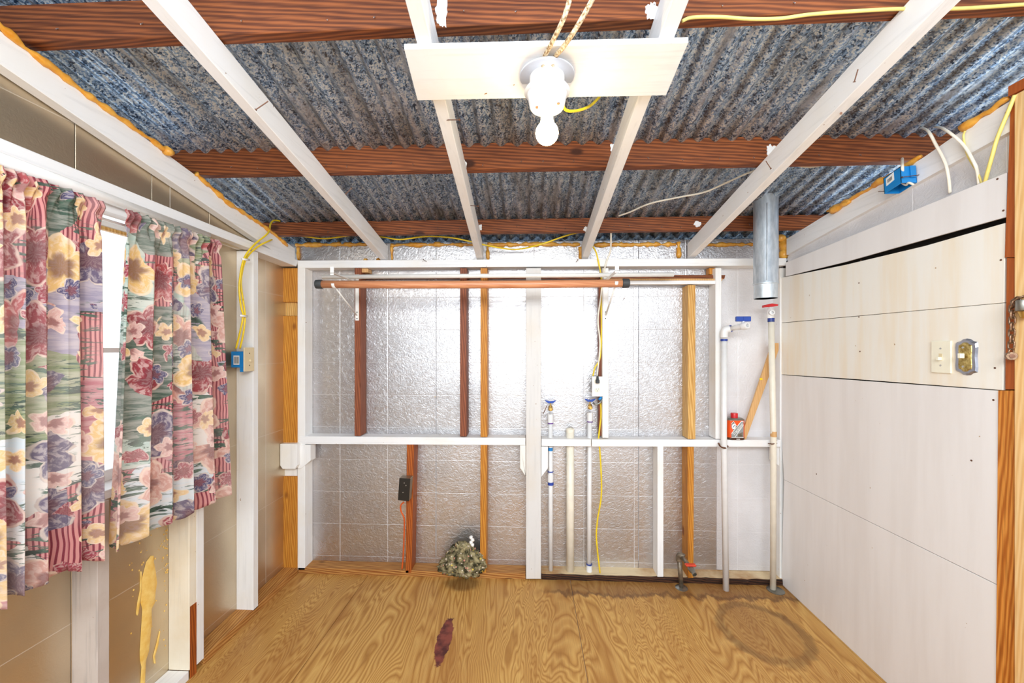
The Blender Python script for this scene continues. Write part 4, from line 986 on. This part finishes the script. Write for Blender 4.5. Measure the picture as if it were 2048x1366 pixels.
# ================================================================== CAN AND LATH
cb0 = PY(1468.5, 881, D + .03); cw, cd = .050, .034
can = thing('solvent_can', 'orange and grey metal can with a red cap on the shelf rail', 'can', cb0 + Vector((0, 0, .0)))
zr = PY(1468, 880, D).z; ch = PY(1468, 841, D + .0).z - zr
can.location.z = zr
def rrect(hw, hd, r, n=6):
    out = []
    for cx, cy, a0 in ((hw - r, hd - r, 0), (-hw + r, hd - r, 90), (-hw + r, -hd + r, 180), (hw - r, -hd + r, 270)):
        for i in range(n + 1): a = math.radians(a0 + 90 * i / n); out.append((cx + r * math.cos(a), cy + r * math.sin(a)))
    return out
def ringbody(name, levels, mat, par, c):
    bm = bmesh.new(); prev = None
    for hw, hd, z in levels:
        cur = [bm.verts.new((c.x + a, c.y + b, z)) for a, b in rrect(hw, hd, min(hw, hd) * .7)]
        if prev:
            for i in range(len(cur)): bm.faces.new((prev[i], prev[(i + 1) % len(cur)], cur[(i + 1) % len(cur)], cur[i]))
        else: bm.faces.new(cur[::-1])
        prev = cur
    bm.faces.new(prev); return mesh(name, bm, mat, par, False)
ringbody('can_body', [(cw, cd, zr + .014), (cw, cd, zr + ch)], M['can_orange'], can, cb0)
ringbody('can_base', [(cw * .98, cd * .98, zr), (cw * 1.02, cd * 1.02, zr + .003), (cw * 1.01, cd * 1.01, zr + .014)], M['can_dark'], can, cb0)
ringbody('can_lid', [(cw * 1.02, cd * 1.02, zr + ch), (cw * 1.02, cd * 1.02, zr + ch + .004), (cw * .8, cd * .8, zr + ch + .012)], M['steel'], can, cb0)
lathe('cap', [(.019, 0), (.0195, .026), (.018, .029)], (cb0.x, cb0.y, zr + ch + .010), (0, 0, 1), M['redh'], can, 24)
yf = cb0.y - cd - .0004
def decal(name, pts, mat, d=.0004): 
    return slab(name, [(cb0.x + a * cw, yf - d, zr + .014 + b * (ch - .014)) for a, b in pts], (0, .0004, 0), mat, can, 0)
decal('label_field', [(-.66, .02), (.70, .02), (.70, .93), (.45, .93), (-.66, .22)], M['can_grey'])
decal('label_line', [(-.66, .22), (.45, .93), (.70, .93), (.70, .97), (.42, .97), (-.66, .27)], M['label'], .0008)
decal('label_line', [(-.66, .0), (.72, .0), (.72, .03), (-.66, .03)], M['label'], .0008)
decal('label_line', [(-.30, .03), (-.24, .03), (.70, .74), (.70, .79)], M['label'], .0008)
decal('logo_diamond', [(-.66, .62), (-.44, .40), (-.02, .66), (-.42, .97), (-.66, .84)], M['label'], .0008)
decal('logo_field', [(-.64, .62), (-.44, .44), (-.08, .66), (-.42, .92), (-.64, .80)], M['can_dark'], .0012)
decal('logo_disc', [(-.40 + .22 * math.cos(a * math.pi / 9), .67 + .17 * math.sin(a * math.pi / 9)) for a in range(18)], M['label'], .0016)
decal('logo_mark', [(-.52, .62), (-.46, .60), (-.28, .74), (-.32, .76), (-.44, .68)], M['primer'], .002)
decal('label_block', [(.05, .06), (.62, .06), (.62, .34), (.05, .20)], M['iron'], .0008)
def text(body, size, loc, rot, mat, par, name='lettering'):
    cu = bpy.data.curves.new(name, 'FONT'); cu.body = body; cu.size = size; cu.align_x = 'CENTER'; cu.align_y = 'CENTER'; cu.extrude = .0001; cu.offset = .0002
    tmp = bpy.data.objects.new(name, cu); COL.objects.link(tmp); tmp.rotation_euler = rot; tmp.location = loc
    bpy.context.view_layer.update(); me = bpy.data.meshes.new_from_object(tmp.evaluated_get(bpy.context.evaluated_depsgraph_get()))
    me.transform(tmp.matrix_world); bpy.data.objects.remove(tmp); me.materials.clear(); return link(name, me, mat, par)
ang = -math.atan2(.71 * (ch - .014), 1.11 * cw)
text('Transition', .0205, (cb0.x + .06 * cw, yf - .001, zr + .014 + .50 * (ch - .014)), Matrix.Rotation(ang, 3, 'Y').to_euler() if False else (math.pi / 2, ang, 0), M['label'], can)
text('CEMENT', .009, (cb0.x + .22 * cw, yf - .001, zr + .014 + .43 * (ch - .014)), (math.pi / 2, ang, 0), M['label'], can)
decal('base_lettering', [(-.1, -.10), (.3, -.10), (.3, -.06), (-.1, -.06)], M['label'], .001)
# leaning lath
l0 = PY(1485, 880, D + .02); lt = PY(1548, 690, D + .045)
yk = Vector((0, 0.012, 0))
lath = slab('wood_lath', [PY(1481, 879, D + .015), PY(1492, 879, D + .015), PY(1557.5, 700, D + .02), PY(1557.5, 686, D + .02), PY(1545, 686, D + .02)], (0, .012, 0), M['lath'], None, .0008)
shift_origin(lath, PY(1486, 879, D + .02)); tag(lath, 'light tan wooden strip leaning from the shelf rail into the right corner', 'wood strip')
d0 = PY(1521.5, 758, D + .017); lb = boxp('yellow_mark', (d0.x - .008, d0.y - .0035, d0.z - .006), (d0.x + .008, d0.y - .0028, d0.z + .006), M['yellow'], lath, 0)

# ================================================================== RAG
rc = PY(924, 1116, D + .0)
bm = bmesh.new(); bmesh.ops.create_icosphere(bm, subdivisions=6, radius=1.0)
prof_pts = [(0, 1.0), (.5, .8), (.9, .2), (.95, -.5)]
for v in bm.verts:
    n0 = v.co.normalized(); p = n0.copy()
    q = p * 1.5 + Vector((3.1, .4, 7)); wv = Vector((noise.noise(q * 1.2), noise.noise(q * 1.2 + Vector((7, 0, 0))), noise.noise(q * 1.2 + Vector((0, 9, 0)))))
    rg = 1 - abs(noise.noise(q * 1.3 + wv * 1.6)) * 2.2; rg2 = 1 - abs(noise.noise(q * 3.1 + wv * 2.2)) * 2.0; rg3 = 1 - abs(noise.noise(q * 7 + wv * 3)) * 2
    r = .74 + .30 * rg + .10 * rg2 + .02 * rg3 + .22 * noise.noise(q * .8)
    tz = p.z; wx = .118 * (1.12 - .42 * max(tz, -.5)); 
    v.co = Vector((p.x * r * wx + (.010 if tz > 0 else -.0) , p.y * r * .055, tz * r * .098))
    v.co.z = max(v.co.z, -.105 if v.co.y > 0 else -.115)
rag = mesh('cloth_rag', bm, M['rag'], None, True)
rag.data.transform(Matrix.Translation((0, 0, .095))); rag.location = (rc.x, D - .008, .018); tag(rag, 'crumpled dark rag with a small flower print on the bottom plate', 'rag')
bm = bmesh.new()
for i in range(4): bmesh.ops.create_icosphere(bm, subdivisions=2, radius=.011, matrix=Matrix.Translation(PY(942 + (i % 2) * 3, 1075 + i * 5, D - .03)))
for v in bm.verts: v.co += Vector((noise.noise(v.co * 200), noise.noise(v.co * 190), noise.noise(v.co * 210))) * .004
tf = mesh('lace_trim', bm, M['whitepl'], rag, True, 'white lace scrap'); tf.matrix_parent_inverse = Matrix.Translation(-rag.location)

# ================================================================== CURTAINS
def curtain(name, label, yt0, yt1, yb0, yb1, folds, seed, Xc):
    rnd = random.Random(seed); NU, NV = 260, 90; z1_, z0_ = 1.846, .722
    bm = bmesh.new(); uvl = bm.loops.layers.uv.new('UVMap'); grid = []
    ph = [rnd.uniform(0, 6.28) for _ in range(6)]
    def fold(s, tt):
        warp_s = s + .025 * math.sin(2 * math.pi * s * 1.7 + ph[0]) + .012 * tt * math.sin(9 * s + ph[1])
        a = math.sin(2 * math.pi * folds * warp_s + ph[2]); a2 = math.sin(2 * math.pi * folds * 2.3 * warp_s + ph[3])
        big = (.016 + .014 * tt) * a + .007 * a2
        big = big if big > -.012 else -.012 - (abs(big) - .012) * .5
        r = math.sin(2 * math.pi * 15 * s + 3 * math.sin(7 * s + ph[4])) * .009 + .007 * noise.noise(Vector((s * 40, tt * 14, seed)))
        wr_ = max(0, 1 - tt / .11)
        return big * (1 - wr_ * .85) + r * min(1, wr_ * 1.8)
    arcs = []
    for j in range(NV + 1):
        tt = j / NV; tt = tt ** 1.15; row = []; arc = 0; last = None
        for i in range(NU + 1):
            s = i / NU
            ylin = (yt0 + (yt1 - yt0) * s) * (1 - tt) + (yb0 + (yb1 - yb0) * s) * tt
            x = Xc + fold(s, tt); pin = math.exp(-((tt - .045) / .012) ** 2)
            x = Xc + (x - Xc) * (1 - .45 * pin) + (.012 * math.exp(-((tt - .02) / .014) ** 2))
            y = ylin + .006 * math.sin(2 * math.pi * folds * s * 2 + ph[5]) * tt
            z = z1_ + (z0_ - z1_) * tt + (.008 * noise.noise(Vector((s * 22, seed, 0))) * max(0, 1 - tt * 20)) + (.010 * math.sin(2 * math.pi * folds * s + ph[1]) * tt * tt)
            p = Vector((x, y, z)); 
            if last is not None: arc += math.hypot(p.x - last.x, p.y - last.y)
            last = p; row.append((bm.verts.new(p), arc, z))
        grid.append(row); arcs.append(arc)
    for j in range(NV):
        for i in range(NU):
            q = (grid[j][i], grid[j][i + 1], grid[j + 1][i + 1], grid[j + 1][i]); f = bm.faces.new([v[0] for v in q])
            mids = grid[NV // 2]
            for lp_, (vv, ar, zz) in zip(f.loops, q):
                idx = i if vv in (q[0][0], q[3][0]) else i + 1
                lp_[uvl].uv = (mids[idx][1] + seed * 1.3, zz)
    o = mesh(name, bm, M['curtain'], None, True)
    m = o.modifiers.new('cloth', 'SOLIDIFY'); m.thickness = .0008
    shift_origin(o, (Xc, (yt0 + yt1) / 2, z1_)); return tag(o, label, 'curtain')
XC = XL + .055
yy = lambda p_: PX(p_, 700, XC).y
curtain('curtain', 'gathered floral curtain nearer the camera on the left window', yy(-160), yy(207), yy(-160), yy(200), 6.5, 3, XC)
curtain('curtain', 'gathered floral curtain nearer the switch box on the left window', yy(246), yy(434), yy(211), yy(452), 5.2, 8, XC)
crod = tube('curtain_rod', [(XC - .024, YN, 1.797), (XC - .024, yy(436), 1.797)], .005, M['whitepl'], None, 10); shift_origin(crod, (XC - .024, yy(225), 1.797)); tag(crod, 'thin white rod threaded through both floral curtains', 'curtain rod')
boxp('rod_end_bracket', (XL - .03, yy(436) - .004, 1.785), (XC - .018, yy(436) + .004, 1.81), M['whitepl'], crod, .001)

# ================================================================== CHAIN
def link_mesh():
    bm = bmesh.new(); seg = 20; pts = []
    for i in range(seg):
        a = 2 * math.pi * i / seg; x = .0075 * math.cos(a); z = .0075 * math.sin(a) + (.0055 if math.sin(a) > 0 else -.0055); pts.append(Vector((x, 0, z)))
    rings = []
    for i, p in enumerate(pts):
        tan = (pts[(i + 1) % seg] - pts[i - 1]).normalized(); n = Vector((0, 1, 0)); b = tan.cross(n)
        rings.append([bm.verts.new(p + (n * math.cos(k * math.pi / 4) + b * math.sin(k * math.pi / 4)) * .0023) for k in range(8)])
    for i in range(seg):
        for k in range(8): bm.faces.new((rings[i][k], rings[i][(k + 1) % 8], rings[(i + 1) % seg][(k + 1) % 8], rings[(i + 1) % seg][k]))
    me = bpy.data.meshes.new('link'); bm.to_mesh(me); bm.free()
    for p in me.polygons: p.use_smooth = True
    me.materials.append(M['chain']); return me
M['chain'] = plain('rusty_chain', (150, 120, 96), .4, .8, .3, 200)
lm = link_mesh(); Xh = XR - .024
path = [PX(a, b, Xh) for a, b in ((2044, 594), (2035, 599), (2028, 604), (2025, 612), (2024.5, 623), (2024.5, 635), (2024.5, 647), (2024, 660), (2023.5, 672), (2023, 684), (2022.5, 696))]
chn = thing('chain', 'short rusty steel chain hanging against the brown door jamb', 'chain', path[0])
for i, (a, b) in enumerate(zip(path, path[1:])):
    o = link('link', lm, None, chn); d = (a - b).normalized(); q = d.to_track_quat('Z', 'Y')
    o.matrix_parent_inverse = Matrix.Identity(4)
    o.matrix_basis = Matrix.Translation((a + b) / 2 - Vector(chn.location)) @ q.to_matrix().to_4x4() @ Matrix.Rotation(math.radians(90 if i % 2 else 20), 4, 'Z')
pk = PX(2022.5, 712, Xh)
pd = thing('padlock', 'small round-faced padlock at the end of the rusty chain', 'padlock', pk)
lathe('lock_body', [(.0115, -.005), (.0125, -.003), (.0125, .003), (.0115, .005)], pk, (-.6, -1, 0), M['chain'], pd, 24)
lathe('keyhole_plate', [(.006, .005), (.006, .0062), (.0035, .0064)], pk, (-.6, -1, 0), M['nail'], pd, 16)
tube('shackle', [pk + Vector((-.007, 0, .007)), pk + Vector((-.006, 0, .017)), pk + Vector((0, 0, .021)), pk + Vector((.006, 0, .017)), pk + Vector((.007, 0, .007))], .002, M['chain'], pd, 8, 4)
hp = PX(2046, 610, XR - .024)
ha = thing('door_latch', 'brassy grey metal latch barrel on the pale door post', 'latch', hp)
lathe('barrel', [(.013, -.017), (.0145, -.015), (.0145, .012), (.013, .015), (.013, .010)], hp, (0, 0, 1), M['steel'], ha, 24)
lathe('lower_cup', [(.015, 0), (.011, .016), (.004, .02)], hp + Vector((0, -.006, -.02)), (0, 0, -1), M['brass'], ha, 20)
